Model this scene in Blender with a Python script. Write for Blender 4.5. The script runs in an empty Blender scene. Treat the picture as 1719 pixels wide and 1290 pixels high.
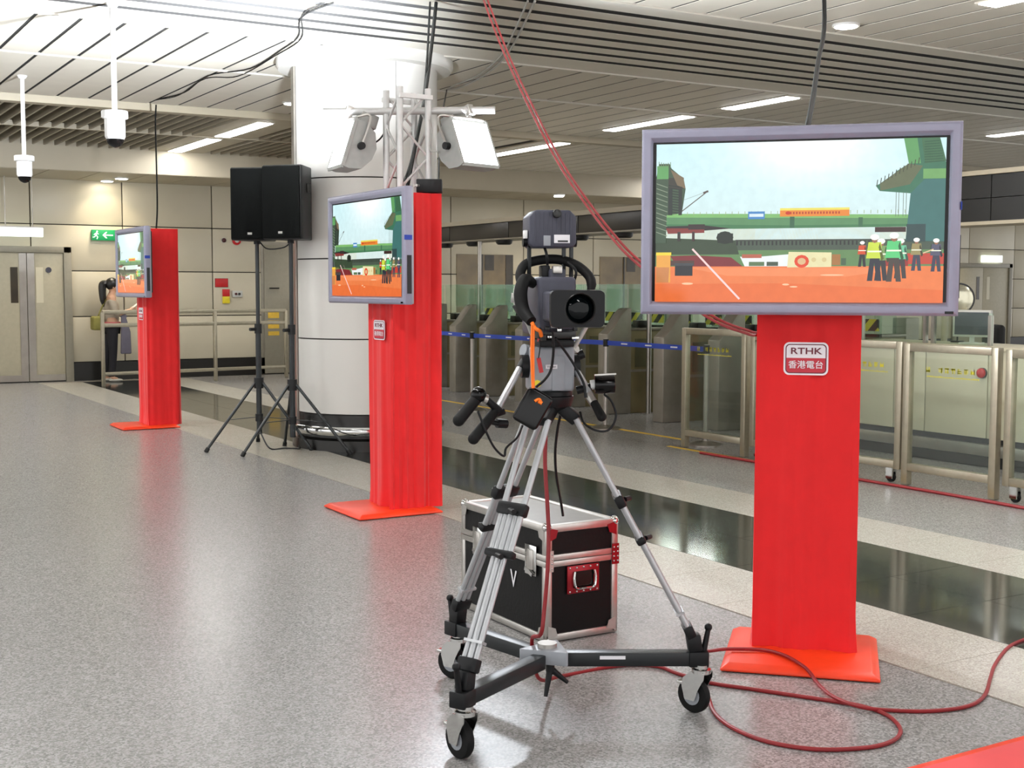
import bpy, bmesh, math, random
from mathutils import Vector, Matrix
random.seed(7)
SC = bpy.context.scene
COL = SC.collection
R = math.radians
def lin(c):
    c = c/255.0
    return c/12.92 if c <= .04045 else ((c+.055)/1.055)**2.4
def rgb(r, g, b): return (lin(r), lin(g), lin(b), 1.0)

# ------------------------------------------------------------------ camera
EYE = Vector((0, 0, 1.5)); FPX = 2136.0
_y, _p, _r = R(30.95), R(-4.2856), R(0.1247)
FW = Vector((math.cos(_p)*math.sin(_y), math.cos(_p)*math.cos(_y), math.sin(_p)))
_rt = FW.cross(Vector((0, 0, 1))).normalized(); _up = _rt.cross(FW)
RT = _rt*math.cos(_r)+_up*math.sin(_r); UP = -_rt*math.sin(_r)+_up*math.cos(_r)
cam_data = bpy.data.cameras.new('camera'); cam = bpy.data.objects.new('camera', cam_data); COL.objects.link(cam)
cam_data.sensor_width = 36.0; cam_data.lens = FPX/1719*36.0
cam_data.clip_start = .05; cam_data.clip_end = 200
cam.matrix_world = Matrix(((RT.x, UP.x, -FW.x, EYE.x), (RT.y, UP.y, -FW.y, EYE.y), (RT.z, UP.z, -FW.z, EYE.z), (0, 0, 0, 1)))
SC.camera = cam
# survey helpers: a point of the photograph at a measured distance, or on a level plane
def at(px, py, d): return EYE+(FW+RT*((px-859.5)/FPX)-UP*((py-645)/FPX))*d
def lev(px, py, z=0.0):
    d = FW+RT*((px-859.5)/FPX)-UP*((py-645)/FPX); return EYE+d*((z-EYE.z)/d.z)

# ------------------------------------------------------------------ world, exposure
W = bpy.data.worlds.new('world'); SC.world = W; W.use_nodes = True
bg = W.node_tree.nodes['Background']; bg.inputs[0].default_value = rgb(250, 250, 250); bg.inputs[1].default_value = 1.35
SC.view_settings.view_transform = 'Standard'; SC.view_settings.look = 'None'
SC.view_settings.exposure = 0.5; SC.view_settings.gamma = 1.0; SC.view_settings.use_curve_mapping = False
SC.cycles.use_denoising = True; SC.cycles.denoising_prefilter = 'ACCURATE'; SC.cycles.denoising_quality = 'HIGH'
SC.cycles.max_bounces = 5; SC.cycles.diffuse_bounces = 3; SC.cycles.glossy_bounces = 3; SC.cycles.transparent_max_bounces = 20
SC.cycles.use_adaptive_sampling = True; SC.cycles.adaptive_threshold = .05
SC.cycles.sample_clamp_indirect = 2.0; SC.cycles.sample_clamp_direct = 8.0
SC.cycles.caustics_reflective = False; SC.cycles.caustics_refractive = False
STRIP_E, DOWN_E, FLOOD_E = 30.0, 40.0, 26.0

# ------------------------------------------------------------------ materials
def pm(name, col, rough=.5, metal=0.0, var=.06, scale=18.0, bump=0.0, spec=.5, coat=0.0, emit=None, es=0.0, detail=3, sheen=0.0):
    m = bpy.data.materials.new(name); m.use_nodes = True
    nt = m.node_tree; b = nt.nodes['Principled BSDF']
    tc = nt.nodes.new('ShaderNodeTexCoord'); nz = nt.nodes.new('ShaderNodeTexNoise')
    nz.inputs['Scale'].default_value = scale; nz.inputs['Detail'].default_value = detail
    nt.links.new(tc.outputs['Object'], nz.inputs['Vector'])
    rp = nt.nodes.new('ShaderNodeValToRGB')
    c = rgb(*col)
    rp.color_ramp.elements[0].position = .3; rp.color_ramp.elements[1].position = .7
    rp.color_ramp.elements[0].color = (c[0]*(1-var), c[1]*(1-var), c[2]*(1-var), 1)
    rp.color_ramp.elements[1].color = (min(1, c[0]*(1+var)), min(1, c[1]*(1+var)), min(1, c[2]*(1+var)), 1)
    nt.links.new(nz.outputs['Fac'], rp.inputs['Fac']); nt.links.new(rp.outputs['Color'], b.inputs['Base Color'])
    b.inputs['Roughness'].default_value = rough; b.inputs['Metallic'].default_value = metal
    b.inputs['Specular IOR Level'].default_value = spec; b.inputs['Coat Weight'].default_value = coat
    b.inputs['Coat Roughness'].default_value = .08
    if sheen: b.inputs['Sheen Weight'].default_value = sheen
    if bump:
        bp = nt.nodes.new('ShaderNodeBump'); bp.inputs['Strength'].default_value = bump; bp.inputs['Distance'].default_value = .004
        nt.links.new(nz.outputs['Fac'], bp.inputs['Height']); nt.links.new(bp.outputs['Normal'], b.inputs['Normal'])
    if emit:
        b.inputs['Emission Color'].default_value = rgb(*emit); b.inputs['Emission Strength'].default_value = es
    return m
def glass_mat(name, tint, refl=.12, rough=.02, haze=0.0, hazecol=(200, 205, 200)):
    m = bpy.data.materials.new(name); m.use_nodes = True; nt = m.node_tree
    for n in list(nt.nodes): nt.nodes.remove(n)
    o = nt.nodes.new('ShaderNodeOutputMaterial'); t = nt.nodes.new('ShaderNodeBsdfTransparent'); g = nt.nodes.new('ShaderNodeBsdfGlossy')
    t.inputs[0].default_value = rgb(*tint); g.inputs['Roughness'].default_value = rough
    lw = nt.nodes.new('ShaderNodeLayerWeight'); pw_ = nt.nodes.new('ShaderNodeMath'); pw_.operation = 'POWER'; pw_.inputs[1].default_value = 5.0
    nt.links.new(lw.outputs['Facing'], pw_.inputs[0])
    ma = nt.nodes.new('ShaderNodeMath'); ma.operation = 'MULTIPLY_ADD'; ma.inputs[1].default_value = .6; ma.inputs[2].default_value = refl*.5; ma.use_clamp = True
    nt.links.new(pw_.outputs[0], ma.inputs[0])
    mx = nt.nodes.new('ShaderNodeMixShader'); nt.links.new(ma.outputs[0], mx.inputs[0])
    src = t.outputs[0]
    if haze:
        d = nt.nodes.new('ShaderNodeBsdfDiffuse'); d.inputs[0].default_value = rgb(*hazecol)
        m2 = nt.nodes.new('ShaderNodeMixShader'); m2.inputs[0].default_value = haze
        nt.links.new(t.outputs[0], m2.inputs[1]); nt.links.new(d.outputs[0], m2.inputs[2]); src = m2.outputs[0]
    nt.links.new(src, mx.inputs[1]); nt.links.new(g.outputs[0], mx.inputs[2]); nt.links.new(mx.outputs[0], o.inputs[0])
    return m
def emis(name, col, s):
    m = bpy.data.materials.new(name); m.use_nodes = True; nt = m.node_tree
    b = nt.nodes['Principled BSDF']; b.inputs['Base Color'].default_value = rgb(230, 230, 230)
    b.inputs['Emission Color'].default_value = rgb(*col); b.inputs['Emission Strength'].default_value = s
    return m
def granite(name, col, dark, light, rough, scale=160.0, spec=.5, amt=.5, patch=.04):
    m = bpy.data.materials.new(name); m.use_nodes = True; nt = m.node_tree; b = nt.nodes['Principled BSDF']
    tc = nt.nodes.new('ShaderNodeTexCoord')
    vo = nt.nodes.new('ShaderNodeTexVoronoi'); vo.inputs['Scale'].default_value = scale
    sp = nt.nodes.new('ShaderNodeSeparateColor')
    rp = nt.nodes.new('ShaderNodeValToRGB'); e = rp.color_ramp.elements
    e[0].position = 0.0; e[0].color = rgb(*dark); e[1].position = 1.0; e[1].color = rgb(*light)
    k = e.new(.5); k.color = rgb(*col)
    nt.links.new(tc.outputs['Object'], vo.inputs['Vector']); nt.links.new(vo.outputs['Color'], sp.inputs[0]); nt.links.new(sp.outputs[0], rp.inputs['Fac'])
    nt.links.new(rp.outputs['Color'], b.inputs['Base Color'])
    b.inputs['Roughness'].default_value = rough; b.inputs['Specular IOR Level'].default_value = spec
    return m
M = {}
M['granite'] = granite('grey_granite', (145, 143, 141), (112, 111, 110), (170, 169, 167), .25, 143, .36, amt=.8)
M['pale'] = granite('pale_granite', (186, 181, 170), (165, 160, 150), (202, 198, 188), .22, 170, .5)
M['black_stone'] = granite('black_stone', (40, 42, 39), (24, 26, 24), (60, 62, 58), .1, 120, .5)
M['wall'] = pm('enamel_panel', (198, 190, 168), .38, var=.03, scale=2.0)
M['joint'] = pm('dark_joint', (52, 46, 42), .8)
M['pillar'] = pm('white_enamel', (228, 226, 220), .25, var=.02, scale=2.0)
M['ceil'] = pm('white_ceiling_metal', (238, 232, 218), .4, var=.03, scale=3.0)
M['slat'] = pm('white_slat', (240, 236, 224), .32, var=.03, scale=3.0)
M['void'] = pm('ceiling_void', (22, 21, 20), .9)
M['fin'] = pm('ceiling_fin', (158, 148, 128), .5, var=.04)
M['soffit'] = pm('soffit_metal', (182, 172, 150), .45, var=.03, scale=3.0)
M['steel'] = pm('brushed_steel', (168, 163, 155), .3, metal=.9, var=.08, scale=6)
M['dsteel'] = pm('dull_steel', (150, 144, 132), .4, metal=.45, var=.1, scale=6)
M['chrome'] = pm('chrome', (215, 215, 212), .12, metal=1.0, var=.02)
M['trussalu'] = pm('truss_aluminium', (222, 222, 220), .4, metal=.3, var=.04)
M['alu'] = pm('aluminium', (196, 192, 186), .33, metal=.85, var=.06, scale=30)
M['silver'] = pm('silver_grey_tube', (186, 188, 190), .35, metal=.45, var=.04, scale=30)
M['black'] = pm('black_plastic', (14, 15, 17), .45, var=.15, scale=40, spec=.3)
M['rubber'] = pm('black_rubber', (18, 18, 18), .65, var=.15, scale=60, spec=.22)
M['gloss_black'] = pm('gloss_black', (6, 5, 5), .18, var=.1, spec=.3)
M['speaker'] = pm('speaker_grille', (6, 7, 7), .7, var=.3, scale=250, bump=.3, spec=.05)
M['dark_tube'] = pm('black_tube', (28, 32, 34), .35, metal=.2)
M['red'] = pm('red_cloth', (226, 29, 32), .62, var=.035, scale=9, bump=.1, sheen=.25, spec=.3)
M['orange_red'] = pm('orange_red_cover', (240, 62, 24), .34, var=.08, scale=6, spec=.5)
M['red_cable'] = pm('red_cable', (140, 22, 28), .5, var=.1)
M['orange'] = pm('orange_cord', (255, 122, 20), .5, var=.05)
M['tvframe'] = pm('silver_bezel', (150, 150, 170), .32, metal=.1, var=.03)
M['tvside'] = pm('tv_side_trim', (172, 172, 178), .35, metal=.3, var=.03)
M['tvback'] = pm('tv_black', (18, 18, 20), .5)
M['white'] = pm('white_paint', (236, 236, 234), .3, var=.02)
M['lightgrey'] = pm('light_grey_plastic', (196, 196, 190), .4, var=.03)
M['cream'] = pm('cream_panel', (212, 205, 180), .35, var=.03, scale=3)
M['headgrey'] = pm('head_grey', (150, 154, 160), .42, var=.04, scale=30)
M['vfgrey'] = pm('viewfinder_grey', (64, 65, 78), .5, var=.06, scale=40)
M['casebl'] = pm('case_laminate', (10, 9, 9), .5, var=.2, scale=60, bump=.2, spec=.22)
M['casetop'] = pm('case_lid_panel', (112, 110, 106), .3, metal=.3, var=.08)
M['redrefl'] = pm('steel_red_reflection', (152, 30, 40), .3, metal=.5, var=.1)  # steel with a red reflection put into its base colour
M['glass'] = glass_mat('clear_glass', (242, 247, 243), .06, haze=.02)
M['gglass'] = glass_mat('green_glass', (238, 246, 240), .07, haze=.03, hazecol=(165, 185, 172))
M['fglass'] = glass_mat('frosted_glass', (190, 200, 190), .1, .2, .35, (150, 158, 145))
M['gatebody'] = pm('gate_dark_panel', (122, 112, 80), .35, var=.25, scale=2.5, spec=.5)
M['gateolive'] = pm('gate_olive_panel', (92, 90, 66), .3, var=.2, scale=3)
M['gateblack'] = pm('gate_black', (26, 25, 23), .3)
M['canopy'] = pm('canopy_dark', (50, 46, 43), .35, var=.12, scale=3)
M['blue'] = pm('blue_belt', (34, 66, 170), .55, var=.06)
M['yellow'] = pm('yellow_tape', (222, 184, 66), .6, var=.1)
M['yellow_print'] = pm('yellow_print', (206, 196, 52), .6)
M['doorgrey'] = pm('door_grey', (178, 171, 148), .42, var=.04)
M['doorframe'] = pm('door_frame_grey', (142, 137, 122), .42, var=.04)
M['brown_glass'] = pm('window_tinted', (112, 94, 58), .12, var=.3, scale=2.2)
M['brown_dark'] = pm('window_dark', (52, 44, 30), .2, var=.3, scale=3)
M['tan'] = pm('rail_steel', (170, 162, 142), .32, metal=.6, var=.06)
M['strip'] = emis('fluorescent', (252, 251, 250), STRIP_E)
M['down'] = emis('downlight_glow', (255, 246, 228), DOWN_E)
M['floodface'] = emis('flood_glow', (246, 250, 255), FLOOD_E)
M['signlit'] = emis('sign_lit', (235, 250, 240), 1.15)
M['signgreen'] = pm('exit_green', (8, 128, 70), .4, emit=(10, 150, 85), es=.35)
M['signwhite'] = pm('exit_white', (235, 245, 238), .4, emit=(235, 250, 240), es=.6)
M['firered'] = pm('fire_red', (190, 26, 30), .4)
M['fireyel'] = pm('call_yellow', (226, 206, 40), .45)
M['maroon'] = pm('maroon_bell', (70, 18, 24), .4)
M['logo_white'] = pm('logo_white', (238, 236, 240), .45, var=.01)
M['logo_red'] = pm('logo_red', (196, 46, 62), .45, var=.02)
M['logo_maroon'] = pm('logo_maroon', (108, 34, 52), .45, var=.02)
M['lens'] = pm('lens_glass', (4, 9, 11), .06, var=.1, spec=.22)
M['floodgrey'] = pm('flood_housing', (168, 170, 166), .45, metal=.1, var=.06)
M['skin'] = pm('skin', (206, 160, 130), .5, var=.04)
M['hair'] = pm('black_hair', (16, 13, 12), .4, var=.2, scale=90)
M['blouse'] = pm('pale_blouse', (170, 158, 140), .8, var=.06)
M['pinkhem'] = pm('pink_hem', (196, 104, 104), .8)
M['trouser'] = pm('dark_trouser', (24, 22, 28), .8)
M['jacket'] = pm('grey_jacket', (104, 100, 112), .85)
M['paper'] = pm('paper', (240, 238, 230), .7)
M['shoe'] = pm('pale_shoe', (196, 192, 180), .6)
M['olive'] = pm('olive_bag', (132, 126, 62), .8)
M['mirror'] = pm('mirror_face', (196, 192, 170), .12, metal=.7)
M['chairblack'] = pm('chair_black', (18, 17, 17), .7, var=.1)
def hazard():
    m = pm('hazard_stripes', (205, 190, 40), .5); nt = m.node_tree; b = nt.nodes['Principled BSDF']
    tc = nt.nodes.new('ShaderNodeTexCoord'); wv = nt.nodes.new('ShaderNodeTexWave'); wv.bands_direction = 'DIAGONAL'
    wv.inputs['Scale'].default_value = 3.2
    rp = nt.nodes.new('ShaderNodeValToRGB'); rp.color_ramp.interpolation = 'CONSTANT'
    rp.color_ramp.elements[0].color = rgb(20, 20, 18); rp.color_ramp.elements[1].color = rgb(206, 196, 60); rp.color_ramp.elements[1].position = .5
    nt.links.new(tc.outputs['Object'], wv.inputs['Vector']); nt.links.new(wv.outputs['Fac'], rp.inputs['Fac']); nt.links.new(rp.outputs['Color'], b.inputs['Base Color'])
    return m
M['hazard'] = hazard()
def screen_mat():
    m = bpy.data.materials.new('screen_picture'); m.use_nodes = True; nt = m.node_tree; b = nt.nodes['Principled BSDF']
    a = nt.nodes.new('ShaderNodeVertexColor'); a.layer_name = 'Col'
    tc = nt.nodes.new('ShaderNodeTexCoord'); nz = nt.nodes.new('ShaderNodeTexNoise'); nz.inputs['Scale'].default_value = 26; nz.inputs['Detail'].default_value = 5
    mr = nt.nodes.new('ShaderNodeMapRange'); mr.inputs[1].default_value = .3; mr.inputs[2].default_value = .7; mr.inputs[3].default_value = .95; mr.inputs[4].default_value = 1.04
    mx = nt.nodes.new('ShaderNodeMix'); mx.data_type = 'RGBA'; mx.blend_type = 'MULTIPLY'; mx.inputs['Factor'].default_value = 1
    nt.links.new(tc.outputs['Object'], nz.inputs['Vector']); nt.links.new(nz.outputs['Fac'], mr.inputs[0])
    nt.links.new(a.outputs['Color'], mx.inputs['A']); nt.links.new(mr.outputs[0], mx.inputs['B'])
    b.inputs['Base Color'].default_value = rgb(14, 14, 16); b.inputs['Roughness'].default_value = .12
    nt.links.new(mx.outputs['Result'], b.inputs['Emission Color']); b.inputs['Emission Strength'].default_value = .82
    return m
M['screen'] = screen_mat()

# ------------------------------------------------------------------ mesh builder
ROOTM = {}
class MB:
    def __init__(s): s.v = []; s.f = []; s.c = None
    def add(s, vs, fs):
        k = len(s.v); s.v += [Vector(v) for v in vs]; s.f += [tuple(i+k for i in f) for f in fs]; return s
    def box(s, c, sz, rz=0.0, mtx=None):
        x, y, z = sz[0]/2, sz[1]/2, sz[2]/2; c = Vector(c)
        vs = [Vector(p) for p in ((-x, -y, -z), (x, -y, -z), (x, y, -z), (-x, y, -z), (-x, -y, z), (x, -y, z), (x, y, z), (-x, y, z))]
        q = mtx.to_3x3() if mtx else Matrix.Rotation(rz, 3, 'Z')
        return s.add([q @ v+c for v in vs], [(0, 3, 2, 1), (4, 5, 6, 7), (0, 1, 5, 4), (1, 2, 6, 5), (2, 3, 7, 6), (3, 0, 4, 7)])
    def bx(s, x0, x1, y0, y1, z0, z1): return s.box(((x0+x1)/2, (y0+y1)/2, (z0+z1)/2), (x1-x0, y1-y0, z1-z0))
    def frame(s, d):
        d = Vector(d).normalized(); a = Vector((0, 0, 1)) if abs(d.z) < .95 else Vector((1, 0, 0))
        u = d.cross(a).normalized(); return d, u, u.cross(d)
    def bar(s, p0, p1, w, h=None, up=None):     # rectangular bar
        p0, p1 = Vector(p0), Vector(p1); h = h or w; d = (p1-p0).normalized()
        a = Vector(up) if up is not None else (Vector((0, 0, 1)) if abs(d.z) < .95 else Vector((1, 0, 0)))
        u = d.cross(a).normalized(); t = u.cross(d)
        vs = [p+u*(i*w/2)+t*(j*h/2) for p in (p0, p1) for i, j in ((-1, -1), (1, -1), (1, 1), (-1, 1))]
        return s.add(vs, [(0, 1, 2, 3), (7, 6, 5, 4), (0, 4, 5, 1), (1, 5, 6, 2), (2, 6, 7, 3), (3, 7, 4, 0)])
    def cyl(s, p0, p1, r0, r1=None, n=14, cap=True):
        p0, p1 = Vector(p0), Vector(p1); r1 = r0 if r1 is None else r1; d, u, t = s.frame(p1-p0); k = len(s.v); vs = []
        for p, r in ((p0, r0), (p1, r1)):
            for i in range(n): a = 2*math.pi*i/n; vs.append(p+u*(r*math.cos(a))+t*(r*math.sin(a)))
        fs = [(i, (i+1) % n, n+(i+1) % n, n+i) for i in range(n)]
        if cap: fs += [tuple(range(n-1, -1, -1)), tuple(range(n, 2*n))]
        return s.add(vs, fs)
    def lathe(s, p0, axis, prof, n=20, cap=True):         # prof: (distance along axis, radius)
        p0 = Vector(p0); d, u, t = s.frame(axis); vs = []; m = len(prof)
        for h, r in prof:
            for i in range(n): a = 2*math.pi*i/n; vs.append(p0+d*h+u*(r*math.cos(a))+t*(r*math.sin(a)))
        fs = [(j*n+i, j*n+(i+1) % n, (j+1)*n+(i+1) % n, (j+1)*n+i) for j in range(m-1) for i in range(n)]
        if cap: fs += [tuple(range(n-1, -1, -1)), tuple(range((m-1)*n, m*n))]
        return s.add(vs, fs)
    def tube(s, pts, r, n=8, sub=6, rs=None):   # smooth tube through points
        P = [Vector(p) for p in pts]; Q = []; RR = []
        for i in range(len(P)-1):
            a, b = P[i], P[i+1]; z = P[i-1] if i else a-(b-a); c = P[i+2] if i+2 < len(P) else b+(b-a)
            for k in range(sub):
                t = k/sub
                Q.append(.5*((2*a)+(b-z)*t+(2*z-5*a+4*b-c)*t*t+(3*a-z-3*b+c)*t**3))
                RR.append(rs[i]*(1-t)+rs[i+1]*t if rs else r)
        Q.append(P[-1]); RR.append(rs[-1] if rs else r)
        u = None; vs = []
        for i, q in enumerate(Q):
            d = (Q[min(i+1, len(Q)-1)]-Q[max(i-1, 0)]).normalized()
            if u is None: _, u, _t = s.frame(d)
            else: u = (u-d*u.dot(d)).normalized()
            t = d.cross(u)
            for k in range(n): a = 2*math.pi*k/n; vs.append(q+u*(RR[i]*math.cos(a))+t*(RR[i]*math.sin(a)))
        m = len(Q)
        fs = [(j*n+i, j*n+(i+1) % n, (j+1)*n+(i+1) % n, (j+1)*n+i) for j in range(m-1) for i in range(n)]
        fs += [tuple(range(n-1, -1, -1)), tuple(range((m-1)*n, m*n))]
        return s.add(vs, fs)
    def extrude(s, outline, vec):
        o = [Vector(p) for p in outline]; n = len(o); vec = Vector(vec)
        return s.add(o+[p+vec for p in o], [tuple(range(n-1, -1, -1)), tuple(range(n, 2*n))]+[(i, (i+1) % n, n+(i+1) % n, n+i) for i in range(n)])
    def sphere(s, c, r, nu=14, nv=9, sc=(1, 1, 1)):
        c = Vector(c); vs = []; fs = []
        for j in range(nv+1):
            ph = math.pi*j/nv
            for i in range(nu):
                a = 2*math.pi*i/nu; vs.append(c+Vector((r*sc[0]*math.sin(ph)*math.cos(a), r*sc[1]*math.sin(ph)*math.sin(a), r*sc[2]*math.cos(ph))))
        for j in range(nv):
            for i in range(nu): fs.append((j*nu+i, (j+1)*nu+i, (j+1)*nu+(i+1) % nu, j*nu+(i+1) % nu))
        return s.add(vs, fs)
    def mesh(s, name, smooth=False, bevel=0.0, inv=None, segs=2):
        me = bpy.data.meshes.new(name)
        vs = [inv @ v for v in s.v] if inv is not None else s.v
        me.from_pydata([tuple(v) for v in vs], [], s.f); me.update()
        bm = bmesh.new(); bm.from_mesh(me)
        bmesh.ops.remove_doubles(bm, verts=bm.verts, dist=1e-6)
        bmesh.ops.recalc_face_normals(bm, faces=bm.faces)
        if bevel:
            es = [e for e in bm.edges if len(e.link_faces) == 2 and e.calc_face_angle(0) > .6]
            bmesh.ops.bevel(bm, geom=es, offset=bevel, segments=segs, affect='EDGES', profile=.5, clamp_overlap=True)
        bm.to_mesh(me); bm.free()
        if smooth:
            me.polygons.foreach_set('use_smooth', [True]*len(me.polygons))
            try: me.set_sharp_from_angle(angle=R(38))
            except Exception: pass
        return me
    def build(s, name, mat, parent=None, smooth=False, bevel=0.0, label=None, segs=2):
        inv = ROOTM.get(parent.get('_rk')) if parent is not None and '_rk' in parent else None
        me = s.mesh(name, smooth or bevel > 0, bevel, inv, segs)
        if mat is not None: me.materials.append(M[mat] if isinstance(mat, str) else mat)
        o = bpy.data.objects.new(name, me); COL.objects.link(o)
        if parent is not None:
            o.parent = parent
            if '_rk' in parent: o['_rk'] = parent['_rk']
        if label: o['label'] = label
        return o
_rk = [0]
def tag(o, label, cat, group=None, kind=None):
    o['label'] = label; o['category'] = cat
    if group: o['group'] = group
    if kind: o['kind'] = kind
    return o
def thing(name, label, cat, loc=(0, 0, 0), rz=0.0, group=None, world=False, kind=None):
    o = bpy.data.objects.new(name, None); COL.objects.link(o); o.empty_display_size = .1
    o.location = loc; o.rotation_euler = (0, 0, rz); tag(o, label, cat, group, kind)
    if world:
        _rk[0] += 1; k = 'r%d' % _rk[0]; o['_rk'] = k
        ROOTM[k] = (Matrix.Translation(loc) @ Matrix.Rotation(rz, 4, 'Z')).inverted()
    return o
def struct(o, label, cat='structure'): return tag(o, label, cat, kind='structure')
def inst(me, name, mat, parent, loc=(0, 0, 0), rz=0.0):
    if mat and not me.materials: me.materials.append(M[mat])
    o = bpy.data.objects.new(name, me); COL.objects.link(o); o.parent = parent; o.location = loc; o.rotation_euler = (0, 0, rz); return o
def copy_tree(o, parent=None):
    c = o.copy(); COL.objects.link(c); c.parent = parent
    for ch in list(o.children): copy_tree(ch, c)
    return c
def text_obj(body, name, mat, parent, mtx, size, stretch=1.0, bold=0.0, depth=.0008):
    cu = bpy.data.curves.new('t', 'FONT'); cu.body = body; cu.size = size; cu.align_x = 'CENTER'; cu.align_y = 'CENTER'
    cu.extrude = depth; cu.offset = bold; cu.resolution_u = 3
    t = bpy.data.objects.new('t', cu); COL.objects.link(t)
    dg = bpy.context.evaluated_depsgraph_get(); me = bpy.data.meshes.new_from_object(t.evaluated_get(dg))
    bpy.data.objects.remove(t); bpy.data.curves.remove(cu)
    me.transform(mtx @ Matrix.Diagonal((stretch, 1, 1, 1)))
    if parent is not None and '_rk' in parent: me.transform(ROOTM[parent['_rk']])
    me.materials.clear(); me.materials.append(M[mat]); me.name = name
    o = bpy.data.objects.new(name, me); COL.objects.link(o); o.parent = parent; return o
def arealight(name, loc, direction, size, energy, col, parent=None, spread=None):
    l = bpy.data.lights.new(name, 'AREA'); l.shape = 'RECTANGLE'; l.size, l.size_y = size; l.energy = energy; l.color = rgb(*col)[:3]
    if spread: l.spread = spread
    o = bpy.data.objects.new(name, l); COL.objects.link(o)
    mt = Matrix.Translation(loc) @ Vector(direction).to_track_quat('-Z', 'Y').to_matrix().to_4x4()
    if parent is not None and '_rk' in parent: mt = ROOTM[parent['_rk']] @ mt; o.parent = parent
    o.matrix_local = mt
    return o

# ================================================================== THE SETTING
CZ = 3.65                                            # main ceiling height
YN = 21.2                                            # north wall
# ---- floor: grey granite slab, two pale bands and a dark band of single tiles
floor = struct(MB().bx(-7, 32, -5, YN, -.12, 0).build('floor', 'granite'), 'polished speckled grey granite floor of the hall', 'floor')
ty0, pitch = -.2, .6
pale_me = MB().box((0, 0, 0), (.632, .597, .006)).mesh('tile'); pale_me2 = MB().box((0, 0, 0), (.607, .597, .006)).mesh('tile'); dark_me = MB().box((0, 0, 0), (.552, .597, .006)).mesh('tile')
for i in range(35):
    y = ty0+pitch*(i+.5)
    if y+.3 > YN: break
    inst(pale_me, 'tile', 'pale', floor, (4.2, y, .001)); inst(pale_me2, 'tile', 'pale', floor, (5.936, y, .001))
    inst(dark_me, 'tile', 'black_stone', floor, (4.797, y, .001)); inst(dark_me, 'tile', 'black_stone', floor, (5.352, y, .001))
MB().bx(3.88, 6.24, ty0, YN-.2, -.001, .0015).build('grout', 'dsteel', floor)

# ---- north wall: enamel panels on a dark backing
wn = struct(MB().bx(-7, 32, YN+.02, YN+.2, 0, 4.0).build('wall_north', 'joint'), 'far wall of large cream enamel panels with dark joints', 'wall')
xs = [-.5, .95, 2.4, 3.86, 5.29, 6.78, 8.3, 9.83, 11.36, 12.96, 14.6, 16.2, 17.8, 19.4, 21, 22.6, 24.2, 25.8, 27.5, 29.2, 31]
zs = [.3, 1.035, 1.77, 2.505, 3.24]
for a, b in zip(xs, xs[1:]):
    for c, d in zip(zs, zs[1:]): MB().bx(a+.009, b-.009, YN-.015, YN+.03, c+.008, d-.008).build('panel', 'wall', wn, bevel=.004)
struct(MB().bx(-7, 32, YN-.03, YN+.03, 0, .296).build('baseboard_north', 'gateblack'), 'tall black skirting along the far wall', 'baseboard')

# ---- ceiling
ceil = struct(MB().bx(-7, 32, -5, 21.4, CZ+.16, CZ+.25).build('ceiling', 'void'), 'suspended metal ceiling of panels, slats and fins', 'ceiling')
# slat band running across the hall
gap0 = 10.1
edges = [gap0-.305*k for k in range(7)]
sl = [(gap0+.055, 10.57)]+[(edges[k+1]+.055, edges[k]-.055) for k in range(6)]+[(7.98, edges[6]-.055)]
for a, b in sl:
    MB().bx(-7, 32, a, b, CZ, CZ+.012).build('slat', 'slat', ceil)
for e in edges: MB().bx(-7, 32, e-.07, e+.07, CZ+.003, CZ+.05).build('reveal', 'void', ceil)
# linear panels, joints every 0.345 m
px0 = 2.03
def panel_row(y0, y1, z, xa, xb, skip=()):
    me = MB().bx(-.156, .156, 0, y1-y0, 0, .005).mesh('panel'); MB().bx(xa-.5, xb+.5, y0, y1, z+.006, z+.02).build('backing', 'void', ceil)
    k = int((xa-px0)/.345)
    while px0+.345*k+.17 < xb:
        xc = px0+.345*(k+.5); k += 1
        if any(s0 < xc < s1 for s0, s1 in skip): continue
        inst(me, 'panel', 'ceil', ceil, (xc, y0, z))
panel_row(5.3, 7.93, CZ, 3.4, 15)
panel_row(2.2, 5.25, CZ, -1, 9)
panel_row(10.62, 12.42, CZ, -1.5, 24)
panel_row(12.5, 15.1, CZ, -1.5, 26)
panel_row(15.3, 19.5, CZ-.05, 8.4, 31, [(9.75, 10.45), (14.7, 15.4)])
for nm, y, w in (('trim_1', 12.46, .035), ('trim_2', 7.955, .04), ('trim_3', 10.595, .04), ('trim_4', 5.275, .035)):
    struct(MB().bx(-7, 32, y-w/2, y+w/2, CZ-.012, CZ+.03).build(nm, 'slat'), {'trim_1': 'white ceiling rail between the two rows of panels', 'trim_2': 'near white edge trim of the ceiling slat band', 'trim_3': 'far white edge trim of the ceiling slat band', 'trim_4': 'ceiling rail above the near panels'}[nm], 'trim')
struct(MB().bx(-7, 32, 15.12, 15.3, CZ-.08, CZ+.1).build('trim_5', 'soffit'), 'stepped grey ceiling trim before the fin grid', 'trim')
# open fin grid (left) with solid strip for the lights
fin_me = MB().bx(-.012, .012, 0, 4.2, -.01, .1).mesh('fin'); base_me = MB().bx(-.05, .05, 0, 4.2, .02, .03).mesh('fin')
x = 1.6
while x < 8.3:
    if not 5.25 < x < 6.15:
        inst(fin_me, 'fin', 'fin', ceil, (x, 15.3, CZ-.07))
    x += .155
MB().bx(5.28, 6.12, 15.3, 19.5, CZ-.075, CZ-.03).build('light_panel', 'soffit', ceil)
for xa, xb in ((9.75, 10.45), (14.7, 15.4)): MB().bx(xa, xb, 15.3, 19.5, CZ-.06, CZ-.03).build('light_panel', 'soffit', ceil)
for y in (17.35,): MB().bx(-7, 8.35, y-.03, y+.03, CZ-.085, CZ-.02).build('divider', 'soffit', ceil)
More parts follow.
